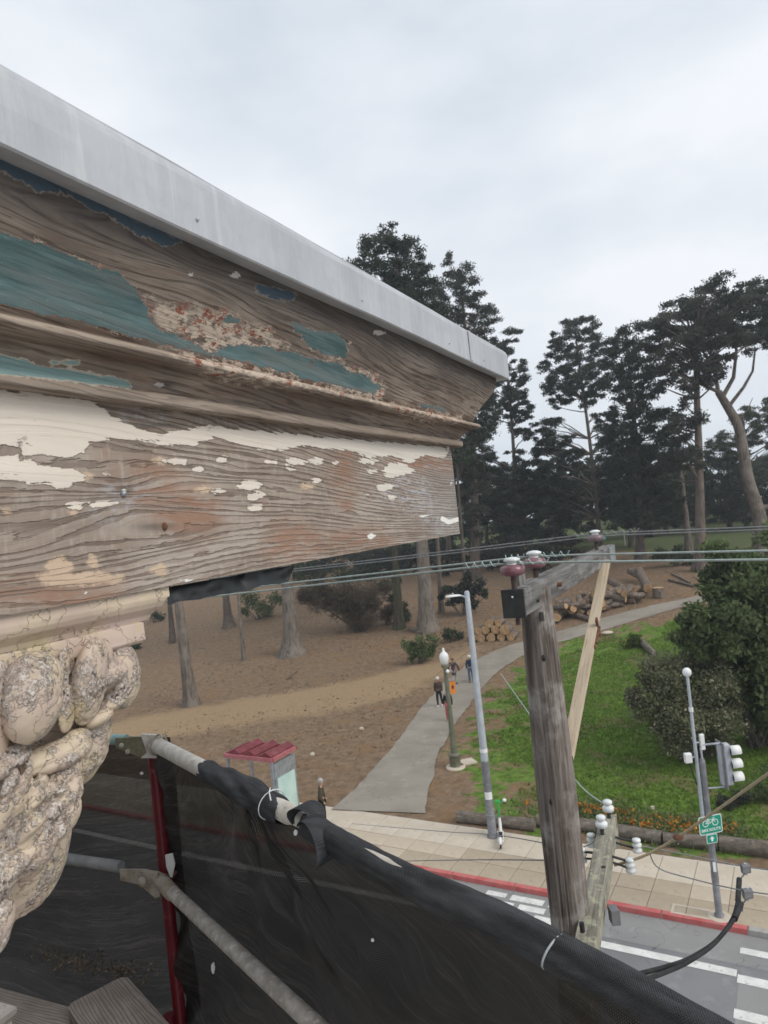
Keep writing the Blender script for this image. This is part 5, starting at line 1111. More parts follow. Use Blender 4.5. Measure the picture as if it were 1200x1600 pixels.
def surf_attrs(o, W_, specs):
    """bake where each layer of paint still clings: signed distance in metres to its outline on the surface"""
    v = W_-EYE; q = v @ FW; ok = q > .35; qq = np.where(ok, q, 1.0); px = 600+FPX*(v @ RT)/qq; py = 800-FPX*(v @ UP)/qq
    for nm, polys in specs.items():
        best = np.full(len(W_), .08)
        for P_ in polys:
            s = sdf(px, py, P_)*qq/FPX; best = np.where(ok, np.minimum(best, s), best)
        setattrf(o, nm, np.clip(best, -.08, .08))
    return px, py, q
def elp(cx, cy, rx, ry, n=14, ph=0): return [(cx+rx*math.cos(t)*(1+.22*math.sin(3*t+cx)), cy+ry*math.sin(t)*(1+.2*math.cos(2*t+cy))) for t in np.linspace(0, 2*math.pi, n, endpoint=False)]
# fascia board
nd, nh = 480, 100; dd = np.linspace(D0, D1, nd); hh_ = np.linspace(-.083, .274, nh); DD, HH = np.meshgrid(dd, hh_, indexing='ij')
GW = HH+.055*(DD-1.2)*.6
warp = .012*np.sin(DD*3.1+HH*6)+.016*vn(DD*1.6, HH*5, seed=31, oct=2)
def pxd(px, py, a=1.0):
    P = cpl(px, py, a)-EYE; return float(P @ DV), float(P[2])
for kx, ky, amp, sx, sz in ((195, 770, .032, .10, .035), (255, 820, -.02, .12, .03), (470, 690, .02, .2, .04), (60, 700, -.03, .14, .05), (625, 735, .014, .2, .05), (380, 745, .018, .12, .03), (0, 900, .03, .12, .06)):
    a_, b_ = pxd(kx, ky); warp = warp+amp*np.exp(-((DD-a_)/sx)**2-((HH-b_)/sz)**2)*np.tanh((HH-b_)/(sz*.6)+.4)
GW = GW+warp
rel = .0016*vn(DD*3, GW*120, seed=7, oct=2)
P3 = EYE+DD[..., None]*DV-(1.0-rel[..., None])*NV+HH[..., None]*np.array([0, 0, 1.0])
FB = part('fascia_board', MB().grid(P3, nd, nh), M['board'], BLD); WP = P3.reshape(-1, 3)
setattrv(FB, 'bc', np.column_stack([DD.ravel(), GW.ravel(), HH.ravel()])); setattrf(FB, 'pitch', 440+150*np.clip(DD.ravel()-.9, 0, 1.8)/1.2+120*np.clip(.12-HH.ravel(), 0, .2))
cream_main = [(-400, 480), (0, 606), (150, 628), (175, 648), (210, 668), (240, 676), (290, 672), (320, 664), (350, 668), (420, 674), (500, 682), (600, 690), (690, 698), (702, 706), (695, 716), (665, 712), (640, 720), (612, 712), (575, 716), (548, 704), (500, 700), (470, 697), (440, 704), (405, 702), (370, 692), (335, 684), (300, 698), (262, 696), (230, 690), (192, 686), (160, 688), (140, 694), (130, 708), (96, 714), (62, 708), (30, 716), (70, 724), (110, 730), (136, 746), (120, 756), (95, 766), (80, 758), (40, 756), (0, 750), (-400, 760)]
bare = [(0, 694), (22, 700), (34, 705), (18, 710), (0, 708)]
spots = [(275, 722, 20, 7), (310, 732, 13, 5), (347, 717, 10, 7), (390, 757, 20, 7), (398, 775, 15, 7), (400, 793, 13, 6), (460, 722, 17, 7), (495, 720, 13, 5), (455, 734, 8, 4), (622, 733, 25, 9), (612, 742, 14, 6), (575, 721, 16, 5), (583, 736, 9, 4), (600, 762, 15, 6), (612, 778, 7, 4), (495, 750, 9, 4), (118, 790, 14, 6), (160, 787, 24, 5), (525, 724, 5, 3), (340, 768, 18, 4), (705, 755, 2, 4), (168, 740, 6, 3), (640, 719, 10, 4), (577, 772, 4, 2), (425, 722, 10, 3)]
whites = [[(690, 806), (702, 812), (716, 808), (718, 815), (700, 820), (688, 813)], [(652, 806), (676, 804), (660, 809)], elp(580, 838, 7, 4), elp(193, 769, 5, 5), elp(133, 927, 4, 2), elp(292, 907, 12, 2), elp(700, 700, 2, 4)]
tans = [elp(90, 888, 22, 16), elp(145, 878, 9, 11), elp(128, 905, 45, 13), elp(85, 905, 26, 14), elp(250, 890, 13, 9), elp(10, 800, 8, 6), elp(180, 905, 14, 9), elp(320, 765, 14, 5), elp(115, 800, 8, 4), elp(480, 760, 12, 5), elp(135, 745, 9, 8), elp(250, 720, 9, 6)]
surf_attrs(FB, WP, {'cream': [cream_main]+[elp(*t) for t in spots], 'white': whites, 'tan': tans, 'rust': [elp(240, 755, 26, 22), elp(540, 745, 6, 40), elp(660, 722, 50, 10), elp(300, 800, 40, 26), elp(460, 845, 40, 18), elp(565, 842, 40, 8), elp(90, 930, 80, 14)], 'blue': [elp(192, 776, 30, 20), elp(170, 795, 24, 12), elp(222, 655, 26, 8), elp(680, 815, 26, 14), elp(640, 770, 46, 26)]})
px_, py_, q_ = surf_attrs(FB, WP, {})
st = np.exp(-((px_-252)/42)**2-((py_-823)/7)**2)+.9*np.exp(-((px_-195)/16)**2-((py_-768)/9)**2)+.8*np.exp(-((px_-235)/60)**2-((py_-664)/5)**2)+.5*np.exp(-((px_-330)/40)**2-((py_-673)/4)**2)
setattrf(FB, 'stain', np.where(q_ > .35, np.clip(st, 0, 1), 0))
# the bared strip inside the cream paint
for pr in (bare, [(28, 682), (40, 688), (54, 697), (40, 694)], [(30, 716), (60, 718), (100, 722), (134, 712), (134, 735), (100, 730), (60, 724)]):
    a = FB.data.attributes['cream']; arr = np.empty(len(WP), np.float32); a.data.foreach_get('value', arr)
    s = sdf(px_, py_, pr)*q_/FPX; arr = np.where(q_ > .35, np.maximum(arr, -s), arr); a.data.foreach_set('value', arr.astype(np.float32))
core = MB().box(cor((D0+D1)/2-.002, 1.20, (.266-.083)/2), DV*((D1-D0)/2-.004), NV*.196, Z3*.172); part('cornice_core', core, M['arm_wood'], BLD); wv(bpy.data.objects['cornice_core'])
nl = [(693, 772), (256, 822)]
part('nail_head', MB().ell(cpl(193, 771, .9975), .006, .006, .006, 10), M['aluminium'], BLD); part('board_knot', MB().ell(cpl(256, 823, 1.0), .008, .004, .008, 10), M['rust'], BLD)
# crown moulding swept along the board and mitred round its end
prof = [(.004, .267), (.030, .264), (.038, .267), (.040, .285), (.036, .290), (.028, .291), (.028, .297), (.034, .303), (.042, .312), (.054, .321), (.064, .327), (.064, .334), (.090, .335), (.100, .340), (.101, .348), (.094, .354), (.078, .355), (.077, .363), (.082, .371), (.088, .384), (.097, .405), (.110, .425), (.125, .444), (.140, .462), (.152, .480), (.160, .498), (.164, .517), (.167, .541)]
def dense(pr, step):
    P = np.array(pr); s = np.concatenate([[0], np.cumsum(np.linalg.norm(np.diff(P, axis=0), axis=1))]); n = int(s[-1]/step)+1; t = np.unique(np.concatenate([np.linspace(0, s[-1], n), s]))
    return np.column_stack([np.interp(t, s, P[:, 0]), np.interp(t, s, P[:, 1])]), t
PR, TT = dense(prof, .0042)
def sweep(PR, d0, d1, a0, nd, ret, jit=0.0, wobble=None):
    m = len(PR); V = np.zeros((nd, m, 3)); Dc = np.zeros((nd, m))
    for j, (q, h) in enumerate(PR):
        ds = d0+(d1+q-d0)*np.linspace(0, 1, nd); w_ = wobble(ds, TT[j] if len(TT) == m else 0) if wobble else 0
        V[:, j] = EYE+ds[:, None]*DV-(a0-q-w_)[:, None]*NV+np.array([0, 0, h]) if wobble else EYE+ds[:, None]*DV-(a0-q)*NV+np.array([0, 0, h]); Dc[:, j] = ds
    nr = 8; R2 = np.zeros((nr, m, 3))
    for j, (q, h) in enumerate(PR):
        for i in range(nr): R2[i, j] = EYE+(d1+q)*DV-(a0-q+(ret+q)*i/(nr-1))*NV+np.array([0, 0, h])
    return V, Dc, R2
V, Dc, R2 = sweep(PR, D0, D1, 1.0, 420, .6, wobble=lambda ds, t: .0022*vn(ds*4, t*60, seed=41, oct=2))
R2[0] = V[-1]
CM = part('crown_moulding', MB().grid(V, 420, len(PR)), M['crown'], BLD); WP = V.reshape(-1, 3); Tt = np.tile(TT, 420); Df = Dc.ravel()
slant = .06*(Df-1.0); knot = np.zeros(len(WP))
px_, py_, q_ = surf_attrs(CM, WP, {'teal': [[(-300, 330), (0, 366), (60, 379), (120, 402), (180, 426), (212, 450), (230, 480), (238, 502), (262, 520), (300, 532), (322, 548), (326, 560), (300, 568), (250, 558), (180, 543), (120, 533), (70, 516), (0, 504), (-300, 480)],
    [(333, 552), (360, 536), (400, 540), (448, 548), (490, 558), (535, 573), (575, 588), (590, 602), (588, 616), (560, 612), (520, 604), (470, 600), (430, 597), (380, 594), (345, 588), (325, 574)],
    [(456, 506), (470, 507), (500, 518), (525, 524), (543, 538), (541, 560), (515, 556), (494, 548), (475, 530)], [(632, 634), (660, 631), (690, 636), (699, 644), (697, 650), (672, 650), (645, 644)], [(345, 494), (378, 498), (374, 507), (352, 505)]],
    'slate': [[(-300, 60), (0, 240), (282, 376), (262, 384), (240, 378), (215, 366), (190, 350), (160, 332), (120, 312), (80, 298), (55, 296), (30, 280), (0, 270), (-300, 160)], [(400, 444), (440, 452), (462, 458), (460, 471), (430, 466), (402, 458)]],
    'paleteal': [[(-300, 500), (0, 556), (40, 562), (64, 574), (110, 578), (180, 590), (203, 598), (205, 606), (150, 600), (80, 592), (0, 584), (-300, 550)], elp(105, 566, 22, 4)],
    'scrape': [[(228, 466), (270, 476), (330, 486), (400, 506), (455, 540), (420, 548), (350, 548), (330, 560), (290, 530), (246, 505)], [(440, 560), (520, 562), (590, 585), (605, 612), (596, 632), (560, 622), (480, 606), (400, 600), (320, 585), (330, 560)], [(596, 626), (640, 636), (720, 650), (725, 660), (680, 660), (630, 648)], [(255, 540), (420, 560), (380, 600), (330, 590)]],
    'white': [elp(297, 428, 5, 4), elp(368, 430, 8, 5), elp(592, 520, 10, 4), elp(250, 601, 7, 3)]})
a = CM.data.attributes['teal']; arr = np.empty(len(WP), np.float32); a.data.foreach_get('value', arr); a.data.foreach_set('value', np.maximum(arr, (TT[np.argmin(np.abs(PR[:, 1]-.366))]-Tt)+.006).astype(np.float32))
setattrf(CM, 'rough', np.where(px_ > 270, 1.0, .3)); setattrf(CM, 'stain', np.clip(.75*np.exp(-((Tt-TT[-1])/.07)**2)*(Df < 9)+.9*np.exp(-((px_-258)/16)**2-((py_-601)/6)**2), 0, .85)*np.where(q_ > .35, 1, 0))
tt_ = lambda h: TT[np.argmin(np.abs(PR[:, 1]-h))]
ld = .75*np.exp(-((Tt-tt_(.375))/.012)**2)+1.1*np.exp(-((Tt-tt_(.359))/.007)**2)+.9*np.exp(-((Tt-tt_(.328))/.012)**2)+.8*np.exp(-((Tt-tt_(.292))/.006)**2)+.5*np.exp(-((Tt-tt_(.31))/.01)**2)  # darkens coves and grooves: dirt, and their shade put into the colour
setattrf(CM, 'dirt_shade', np.clip(ld*(.75+.4*vn(Df*6, Tt*30, seed=51, oct=2)), 0, 1)); setattrf(CM, 'worn', np.clip(np.exp(-((Tt-tt_(.346))/.006)**2)+.8*np.exp(-((Tt-tt_(.277))/.009)**2), 0, 1))  # worn: pale bead and lip, rubbed wood plus the lit edge painted in
for kx, ky, amp, sx, sz in ((300, 425, .05, .16, .05), (90, 330, -.05, .25, .05), (520, 470, .03, .3, .08)):
    P_ = cpl(kx, ky, .87)-EYE; kd = float(P_ @ DV); kt = float(np.interp(P_[2], PR[:, 1], TT)); knot += amp*np.exp(-((Df-kd)/sx)**2-((Tt-kt)/sz)**2)*np.tanh((Tt-kt)/(sz*.6)+.3)
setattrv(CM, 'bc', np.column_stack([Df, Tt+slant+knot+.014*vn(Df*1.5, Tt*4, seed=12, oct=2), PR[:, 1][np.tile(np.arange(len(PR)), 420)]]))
RE = part('moulding_return', MB().grid(R2, 8, len(PR)), M['crown'], BLD); W2 = R2.reshape(-1, 3)
for nm in ('teal', 'slate', 'paleteal', 'scrape', 'white'): setattrf(RE, nm, np.full(len(W2), .08))
for nm in ('rough', 'stain', 'dirt_shade', 'worn'): setattrf(RE, nm, np.zeros(len(W2)))
setattrv(RE, 'bc', np.column_stack([(W2-EYE) @ NV*-1, np.tile(TT, 8), np.zeros(len(W2))]))
# end face of the board, ragged with broken edge
EF = part('board_end', MB().box(cor(D1-.001, 1.19, .09), DV*.0022, NV*.19, Z3*.171), M['arm_wood'], BLD); wv(EF)
# bent metal coping
mp = [(.16, .540), (.172, .538), (.207, .531), (.2105, .534), (.2105, .585), (.2108, .628), (.2085, .6385), (.206, .645), (.1995, .6465), (.1995, .652), (.190, .655), (.02, .665)]
Pm = np.array(mp); V, Dc, R2 = sweep(Pm, D0, D1, 1.0, 120, .6); R2[0] = V[-1]
for k in range(len(Pm)): V[:, k] -= NV*(.006*np.clip(vn(Dc[:, k]*1.1, 7.0, seed=19)-.1, 0, 1)*(k > 4))[:, None]
for k in range(len(Pm)): V[:, k] += Z3*(.0026*vn(Dc[:, k]*2.2, 3.0+k*.05, seed=3, oct=3))[:, None]+NV*(.0026*vn(Dc[:, k]*3.4, k*.8, seed=8, oct=3))[:, None]
R2[0] = V[-1]
CO = part('metal_coping', MB().grid(V, 120, len(Pm), False), M['flashing'], BLD); part('coping_return', MB().grid(R2, 8, len(Pm), False), M['flashing'], CO)
sj = 2.36; js = [cor(sj, 1-q-.0016, h) for q, h in ((.2103, .537), (.2103, .644))]
for sd_, sh in ((.95, .56), (1.55, .56), (2.15, .56), (2.5, .56)): part('screw_head', MB().ell(cor(sd_, 1-.2115, sh), .0035, .0035, .0035, 8), M['steel'], CO)
part('lap_joint', MB().prism([js[0]-DV*.012, js[0]+DV*.012, js[1]+DV*.012, js[1]-DV*.012], NV*.0012), M['flashing'], CO)
part('drip_gutter', MB().box(cor((D0+D1)/2, .92, .545), DV*((D1-D0)/2+.1), NV*.07, Z3*.004), M['arm_wood'], BLD); wv(bpy.data.objects['drip_gutter'])
roof = MB().box(cor(-1.0, 3.0, .60), DV*1.75, NV*1.9, Z3*.045); part("roof_deck", roof, M["flashing"], BLD)

# carved capital under the board ------------------------------------------------
def m_plaster(nm='flaking_plaster_paint', lo=.47, hi=.57, ck=.48):
    g = G(nm); o = g.obj()
    wob = g.node('ShaderNodeTexNoise'); g.put(wob.inputs['Vector'], o); wob.inputs['Scale'].default_value = 22; wob.inputs['Detail'].default_value = 5
    dv = g.vmul(o, g.vmul(wob.outputs['Color'], (.12, .12, .12)), 'ADD'); cr = g.voro(dv, 13, 'DISTANCE_TO_EDGE')
    up_ = g.sep(g.node('ShaderNodeNewGeometry').outputs['Normal'])[2]
    big = g.noise(o, 9, 4, .6); rz = g.mr(g.ma('ADD', g.noise(o, 15, 5, .7), g.ma('MULTIPLY', up_, .05)), lo, hi)
    flake = g.noise(o, 52, 6, .72); crumb = g.noise(o, 120, 5, .75)
    base = g.mix(g.mr(g.noise(o, 8, 4, .6), .35, .65), (.53, .42, .345), (.62, .52, .38)); base = g.mix(g.mr(g.noise(o, 12, 4, .6), .5, .68, 0, .8), base, (.57, .45, .405)); base = g.mix(g.mr(g.noise(o, 10, 4, .6), .57, .7, 0, .7), base, (.56, .47, .28))
    pale = g.mix(g.mr(crumb, .38, .62), (.40, .32, .27), (.74, .67, .61)); col = g.mix(g.ma('MULTIPLY', rz, g.mr(flake, .40, .50)), base, pale)
    dots = g.ma('MULTIPLY', g.mr(flake, .585, .63), g.mr(crumb, .40, .56)); col = g.mix(g.ma('MULTIPLY', dots, g.ma('MULTIPLY', rz, .92)), col, (.10, .078, .066))
    lift = g.ma('ABSOLUTE', g.ma('SUBTRACT', flake, .47)); col = g.mix(g.ma('MULTIPLY', g.mr(lift, .002, .010, 1, 0), g.ma('MULTIPLY', rz, .55)), col, (.26, .18, .145))
    col = g.mix(g.ma('MULTIPLY', g.mr(cr, .0015, .007, 1, 0), g.mr(big, ck+.02, ck+.09)), col, (.23, .155, .125))
    col = g.mix(g.mr(g.attr('pit'), 0, 1, 0, .8), col, (.18, .14, .115))
    h = g.ma('ADD', g.ma('MULTIPLY', g.mr(cr, 0, .012), .5), g.ma('MULTIPLY', rz, g.ma('ADD', g.ma('MULTIPLY', g.mr(flake, .46, .49), .8), g.ma('MULTIPLY', g.ma('ADD', dots, g.ma('MULTIPLY', crumb, -.7)), -1.3))))
    return g.out(col, .78, g.bump(h, .85, .006), spec=.3)
M['plaster'] = m_plaster(); M['plaster_smooth'] = m_plaster('cracked_cream_paint', .60, .68, .53)
CAPo = None
def d_at(px, py, a): return float((cpl(px, py, a)-EYE) @ DV)
# plain mouldings between board and bell
m1 = [(-.010, -.0835), (-.010, -.102), (-.013, -.111), (-.019, -.120), (-.028, -.127), (-.036, -.134), (-.040, -.143)]
m2 = [(-.041, -.143), (-.035, -.146), (-.034, -.178), (-.040, -.184), (-.052, -.186), (-.066, -.192), (-.075, -.202), (-.2, -.205)]
de = d_at(263, 928, 1.01)+.012
for nm, pr, seed in (('bed_moulding', m1, 1), ('abacus', m2, 2)):
    PR, TT = dense(pr, .004); V, Dc, R2 = sweep(PR, -.6, de-(.024 if nm == 'abacus' else 0), 1.0, 160, .45, wobble=lambda ds, t: .002*vn(ds*9, t*30, seed=seed, oct=3)); R2[0] = V[-1]
    o = part(nm, MB().grid(V, 160, len(PR)).grid(R2, 8, len(PR)), M['plaster_smooth'], BLD); setattrf(o, 'pit', np.zeros(len(o.data.vertices)))
def carved(name, blobs, par, voxel=.0045, amp=.004, sd=1, smooth=2, ribs=0, ribdir=.9):
    """blobs (px, py, rx, ry in px, rz m, a, tilt deg): overlapping lobes fused into one carved piece"""
    bm = bmesh.new()
    for x, y, rx, ry, rz, a, tl in blobs:
        c = cpl(x, y, a+.05); dep = float((c-EYE) @ FW); k = dep/FPX; t = math.radians(tl); u_ = RT*math.cos(t)+UP*math.sin(t); v_ = -RT*math.sin(t)+UP*math.cos(t)
        r = bmesh.ops.create_icosphere(bm, subdivisions=3, radius=1.0)
        for vv_ in r['verts']:
            q = np.array(vv_.co); vv_.co = Vector(c+u_*q[0]*rx*k+v_*q[1]*ry*k+FW*q[2]*rz)
    me = bpy.data.meshes.new(name); bm.to_mesh(me); bm.free(); o = bpy.data.objects.new(name, me); C.objects.link(o)
    rm = o.modifiers.new('r', 'REMESH'); rm.mode = 'VOXEL'; rm.voxel_size = voxel; s = o.modifiers.new('s', 'SMOOTH'); s.iterations = max(1, smooth-1); s.factor = .5
    dg = bpy.context.evaluated_depsgraph_get(); m2_ = bpy.data.meshes.new_from_object(o.evaluated_get(dg)); bpy.data.objects.remove(o); m2_.name = name
    n = len(m2_.vertices); co = np.empty(n*3, np.float32); m2_.vertices.foreach_get('co', co); co = co.reshape(-1, 3).astype(float); no = np.empty(n*3, np.float32); m2_.vertices.foreach_get('normal', no); no = no.reshape(-1, 3)
    zone = np.clip(vn(co[:, 0]*11, co[:, 1]*11, co[:, 2]*11, seed=sd+5, oct=2)*3+.4, 0, 1)
    f1 = vn(co[:, 0]*45, co[:, 1]*45, co[:, 2]*45, seed=sd, oct=3); f2 = vn(co[:, 0]*120, co[:, 1]*120, co[:, 2]*120, seed=sd+3, oct=2)
    pit = np.clip(-f2-.2, 0, 1)*zone*2.0
    co = co+no*(amp*f1*(.3+.7*zone)-.009*np.clip(-f2-.12, 0, 1)*zone)[:, None]
    if ribs:
        ux = (co-BASE[par]) @ RT; uz = co[:, 2]; ph = (ux*math.cos(ribdir)-uz*math.sin(ribdir))*ribs+2.2*vn(ux*9, uz*9, seed=sd)
        co = co+no*(.0065*(np.abs(np.sin(ph))**.7-.5))[:, None]
    co -= BASE[par]; m2_.vertices.foreach_set('co', co.astype(np.float32).ravel()); m2_.materials.clear(); m2_.materials.append(M['plaster']); m2_.polygons.foreach_set('use_smooth', [True]*len(m2_.polygons)); m2_.update()
    o2 = bpy.data.objects.new(name, m2_); C.objects.link(o2); o2.parent = par; BASE[o2] = BASE[par]; setattrf(o2, 'pit', np.clip(pit, 0, 1)); return o2
CAP = carved('capital', [(40, 1150, 130, 110, .12, 1.15, 0), (10, 1260, 90, 170, .12, 1.13, 10), (120, 1068, 70, 66, .10, 1.12, 0), (-90, 1200, 140, 150, .18, 1.2, 0), (60, 1066, 140, 46, .1, 1.1, 8), (-60, 1420, 70, 120, .12, 1.13, 0)], BLD, .006, .004, 2)
carved('volute', [(180, 1052, 34, 52, .05, 1.02, -6), (196, 1062, 20, 46, .045, 1.0, -4), (165, 1032, 38, 36, .06, 1.05, 0), (172, 1098, 24, 14, .04, 1.01, 15)], CAP, .0035, .005, 3)
carved('egg', [(140, 1064, 23, 70, .05, .965, -8), (148, 1036, 24, 38, .05, .985, -8)], CAP, .0035, .002, 4); carved('dart', [(106, 1108, 8, 38, .03, .962, -4), (101, 1056, 9, 44, .035, .975, 0)], CAP, .003, .002, 5)
carved('egg', [(50, 1098, 40, 64, .06, .93, -4), (52, 1062, 40, 44, .06, .95, -4)], CAP, .0035, .002, 6); carved('dart', [(0, 1132, 7, 54, .03, .935, 0), (2, 1078, 9, 46, .035, .955, 0)], CAP, .003, .002, 7)
carved('egg', [(-60, 1130, 48, 70, .055, .95, -4), (-60, 1106, 46, 50, .06, .97, -4)], CAP, .005, .002, 8)
carved('rolled_leaf', [(60, 1190, 22, 17, .04, .97, 14), (80, 1184, 24, 19, .042, .965, 14), (100, 1176, 26, 20, .042, .965, 16), (118, 1164, 22, 21, .04, .97, 20), (128, 1160, 12, 17, .03, .975, 0), (150, 1122, 22, 12, .035, 1.0, 20), (15, 1180, 26, 20, .04, .96, -10), (-20, 1196, 34, 18, .04, .95, -20)], CAP, .0032, .0035, 9, 2, 95, 1.3)
carved('acanthus_leaf', [(60, 1250, 66, 66, .05, 1.01, 0), (88, 1222, 38, 46, .04, .99, -10), (30, 1300, 56, 74, .05, 1.0, 0), (100, 1240, 20, 34, .035, .985, -10), (107, 1268, 13, 22, .03, .98, -20), (86, 1290, 22, 22, .03, .975, 0), (66, 1312, 22, 18, .03, .97, 30), (75, 1240, 12, 16, .02, .955, 0), (96, 1230, 10, 10, .02, .955, 0), (84, 1268, 10, 13, .02, .955, 0), (52, 1262, 10, 30, .02, .955, -30), (30, 1246, 9, 50, .02, .955, -20), (8, 1260, 10, 60, .02, .95, -15), (45, 1296, 10, 30, .02, .955, -40), (112, 1250, 8, 10, .02, .97, 0), (104, 1206, 12, 16, .02, .97, 0), (58, 1230, 9, 22, .02, .955, -20)], CAP, .003, .0035, 10, 2, 70, .75)
carved('leaf_tip', [(46, 1330, 24, 14, .03, .97, 35), (26, 1346, 16, 16, .028, .96, 0), (12, 1372, 15, 14, .03, .965, 0), (18, 1360, 16, 12, .025, .96, 10), (0, 1390, 14, 22, .03, .965, 0), (-12, 1360, 30, 46, .05, .99, 0)], CAP, .003, .003, 11, 2, 80, .6)
carved('leaf_tip', [(2, 1442, 15, 34, .03, .97, -8), (-6, 1465, 16, 26, .03, .975, 0), (-14, 1420, 20, 40, .04, .985, 0)], CAP, .003, .003, 12)
# wall and shaft below, just out of sight round the left edge
WL = part('wall', MB().box(cor(-2.2, 3.3, -H/2-.1), DV*2.85, NV*1.95, Z3*(H/2-.05)), M['slab_light'], BLD)
part('pilaster', MB().box(cor(-.12, 1.14, -6.3), DV*.42, NV*.2, Z3*4.7), M['plaster'], BLD)
setattrf(bpy.data.objects['pilaster'], 'pit', np.zeros(8))

# black plastic strip caught under the board
ppx = np.linspace(262, 459, 46); top = [cpl(x, 960-.1741*x+4, 1.012) for x in ppx]; V = []
for i, x in enumerate(ppx):
    low = np.interp(x, [262, 272, 300, 330, 384, 386, 410, 430, 450, 459], [946, 942, 938, 932, 924, 921, 915, 914, 910, 886]); up_ = 960-.1741*x+3
    for k in range(7):
        t = k/6; V.append(cpl(x, up_*(1-t)+low*t+1.5*float(vn(i*.6, 2.0, seed=3))*t, 1.02+.016*float(vn(i*.16, t*1.2, seed=9, oct=2))-.015*t))
ST = part('plastic_strip', MB().grid(np.array(V), 46, 7), simple('black_plastic', (.012, .014, .015), (.03, .033, .035), 12, .45, .3, 40), loc=V[0], label='torn black plastic strip hanging under the cornice board', cat='plastic sheet')

# ------------------------------------------------------------------ scaffold
M['pipe'] = simple('mortar_spattered_pipe', (.30, .27, .24), (.46, .42, .38), 30, .7, .5, 150, .003, c3=(.6, .57, .52), s3=60)
M['pipe_white'] = simple('whitewashed_pipe', (.52, .48, .42), (.66, .63, .57), 25, .7, .4, 150, .003, c3=(.4, .34, .28), s3=40)
M['pipe_teal'] = simple('teal_pipe', (.22, .36, .36), (.33, .47, .46), 14, .6, .2, 100)
M['pipe_grey'] = simple('grey_pipe', (.23, .235, .24), (.32, .325, .33), 20, .6, .3, 120)
M['red_post'] = simple('red_post_paint', (.115, .006, .012), (.165, .012, .02), 12, .4, .2, 90, .002, spec=.4, c3=(.22, .05, .055), s3=26)
M['clamp_rust'] = simple('spattered_clamp', (.30, .25, .19), (.42, .38, .33), 25, .8, .5, 110, .004, c3=(.16, .09, .05), s3=30)
M['clamp_green'] = simple('mossy_clamp', (.17, .16, .10), (.27, .25, .17), 30, .8, .5, 110, .004, c3=(.13, .22, .16), s3=35)
jt = at(238, 1160, 2.5); ZR = jt[2]; jm = np.array([jt[0], jt[1], 0]); mj = at(243, 1366, 2.5); ZM = mj[2]; ZD = H-1.63
SCF = thing('scaffold', np.array([jt[0], jt[1], ZD-.3]), 'tubular scaffold corner with a dark red post and pale guard rails', 'scaffold')
part('post', MB().tube([jm+Z3*z for z in np.linspace(ZD-.6, ZR-.02, 12)], .0215, 18), M['red_post'], SCF)
c = zpl(262, 1590, ZD+.1); part('post_socket', MB().tube([np.array([jt[0]-.035, jt[1]-.01, ZD-.6]), np.array([jt[0]-.035, jt[1]-.01, ZD-.05])], .02, 14), M['red_post'], SCF)
e1 = zpl(1150, 1636, ZR); rd = e1-jt; rd[2] = 0; RL = np.linalg.norm(rd); rd /= RL
part('guard_rail', MB().tube([jt+rd*.03, jt+rd*.97, jt+rd*1.0, jt+rd*(RL+.7)], [.026, .026, .019, .019], 16), M['pipe_white'], SCF)
part('mid_rail', MB().tube([mj+rd*.06+Z3*-.01, mj+rd*(RL+.5)], .0225, 16), M['pipe'], SCF); part('rail_stub', MB().tube([mj+rd*.03-Z3*.006, mj+rd*.16-Z3*.012], .026, 12), M['clamp_rust'], SCF)
_la = math.radians(-67.5); ls = np.array([math.sin(_la), math.cos(_la), 0.0])
part('side_rail', MB().tube([jt+ls*.12+Z3*.006, jt+ls*2.6+Z3*.02], .0195, 14), M['pipe_teal'], SCF)
part('side_mid_rail', MB().tube([mj+ls*.16+Z3*.012, mj+ls*2.6+Z3*.05], .021, 14), M['pipe_grey'], SCF)
iv = -FW.copy(); iv[2] = 0; iv /= np.linalg.norm(iv); rx = np.array([1., 0, 0])
def plate2(c, pts, th, name, mat, par=SCF):
    """flat bracket facing the deck"""
    part(name, MB().prism([c-ls*x+Z3*z+iv*.028 for x, z in pts], iv*th), M[mat], par)
plate2(jt, [(-.155, .022), (-.05, .03), (.0, .03), (.005, -.03), (-.04, -.045), (-.09, -.03), (-.155, -.012)], .008, 'flattened_end', 'clamp_green')
CL = part('clamp_plate', MB().prism([jt+rx*x+Z3*z+iv*.034 for x, z in ((-.022, .046), (.05, .034), (.052, -.03), (.03, -.045), (-.03, -.038), (-.006, -.02))], iv*.012), M['pipe_white'], SCF)
for x, z in ((-.075, -.012), (-.095, .012), (.012, .012)): part('bolt', MB().ell(jt+rx*x+Z3*z+iv*.042, .009, .009, .009, 10), M['clamp_rust' if x < 0 else 'creosote'], SCF)
ringc = jt+rd*.055
def ring_pts(c, ax, r, n=26, sag=0):
    a = np.cross(ax, Z3); a /= np.linalg.norm(a); b = np.cross(a, ax); return [c+a*r*math.cos(t)+b*r*math.sin(t)+ax*sag*math.sin(t) for t in np.linspace(0, 2*math.pi, n)]
part('wire_ring', MB().tube(ring_pts(ringc, rd, .034), .0035, 6), M['clamp_rust'], SCF); part('wire_tail', MB().tube([ringc+Z3*.034, ringc+Z3*.045+rd*.03, ringc+Z3*.036+rd*.055], .003, 6), M['clamp_rust'], SCF)
plate2(mj, [(-.15, .02), (-.02, .032), (-.02, -.03), (-.15, -.02)], .006, 'flattened_end', 'clamp_rust')
plate2(mj, [(-.045, .03), (.03, .028), (.034, -.05), (.012, -.06), (-.012, -.045), (-.035, -.03), (-.05, .0)], .02, 'clamp_plate', 'clamp_rust'); part('bolt', MB().ell(mj+rx*-.03+iv*.05, .016, .016, .02, 10), M['clamp_rust'], SCF)
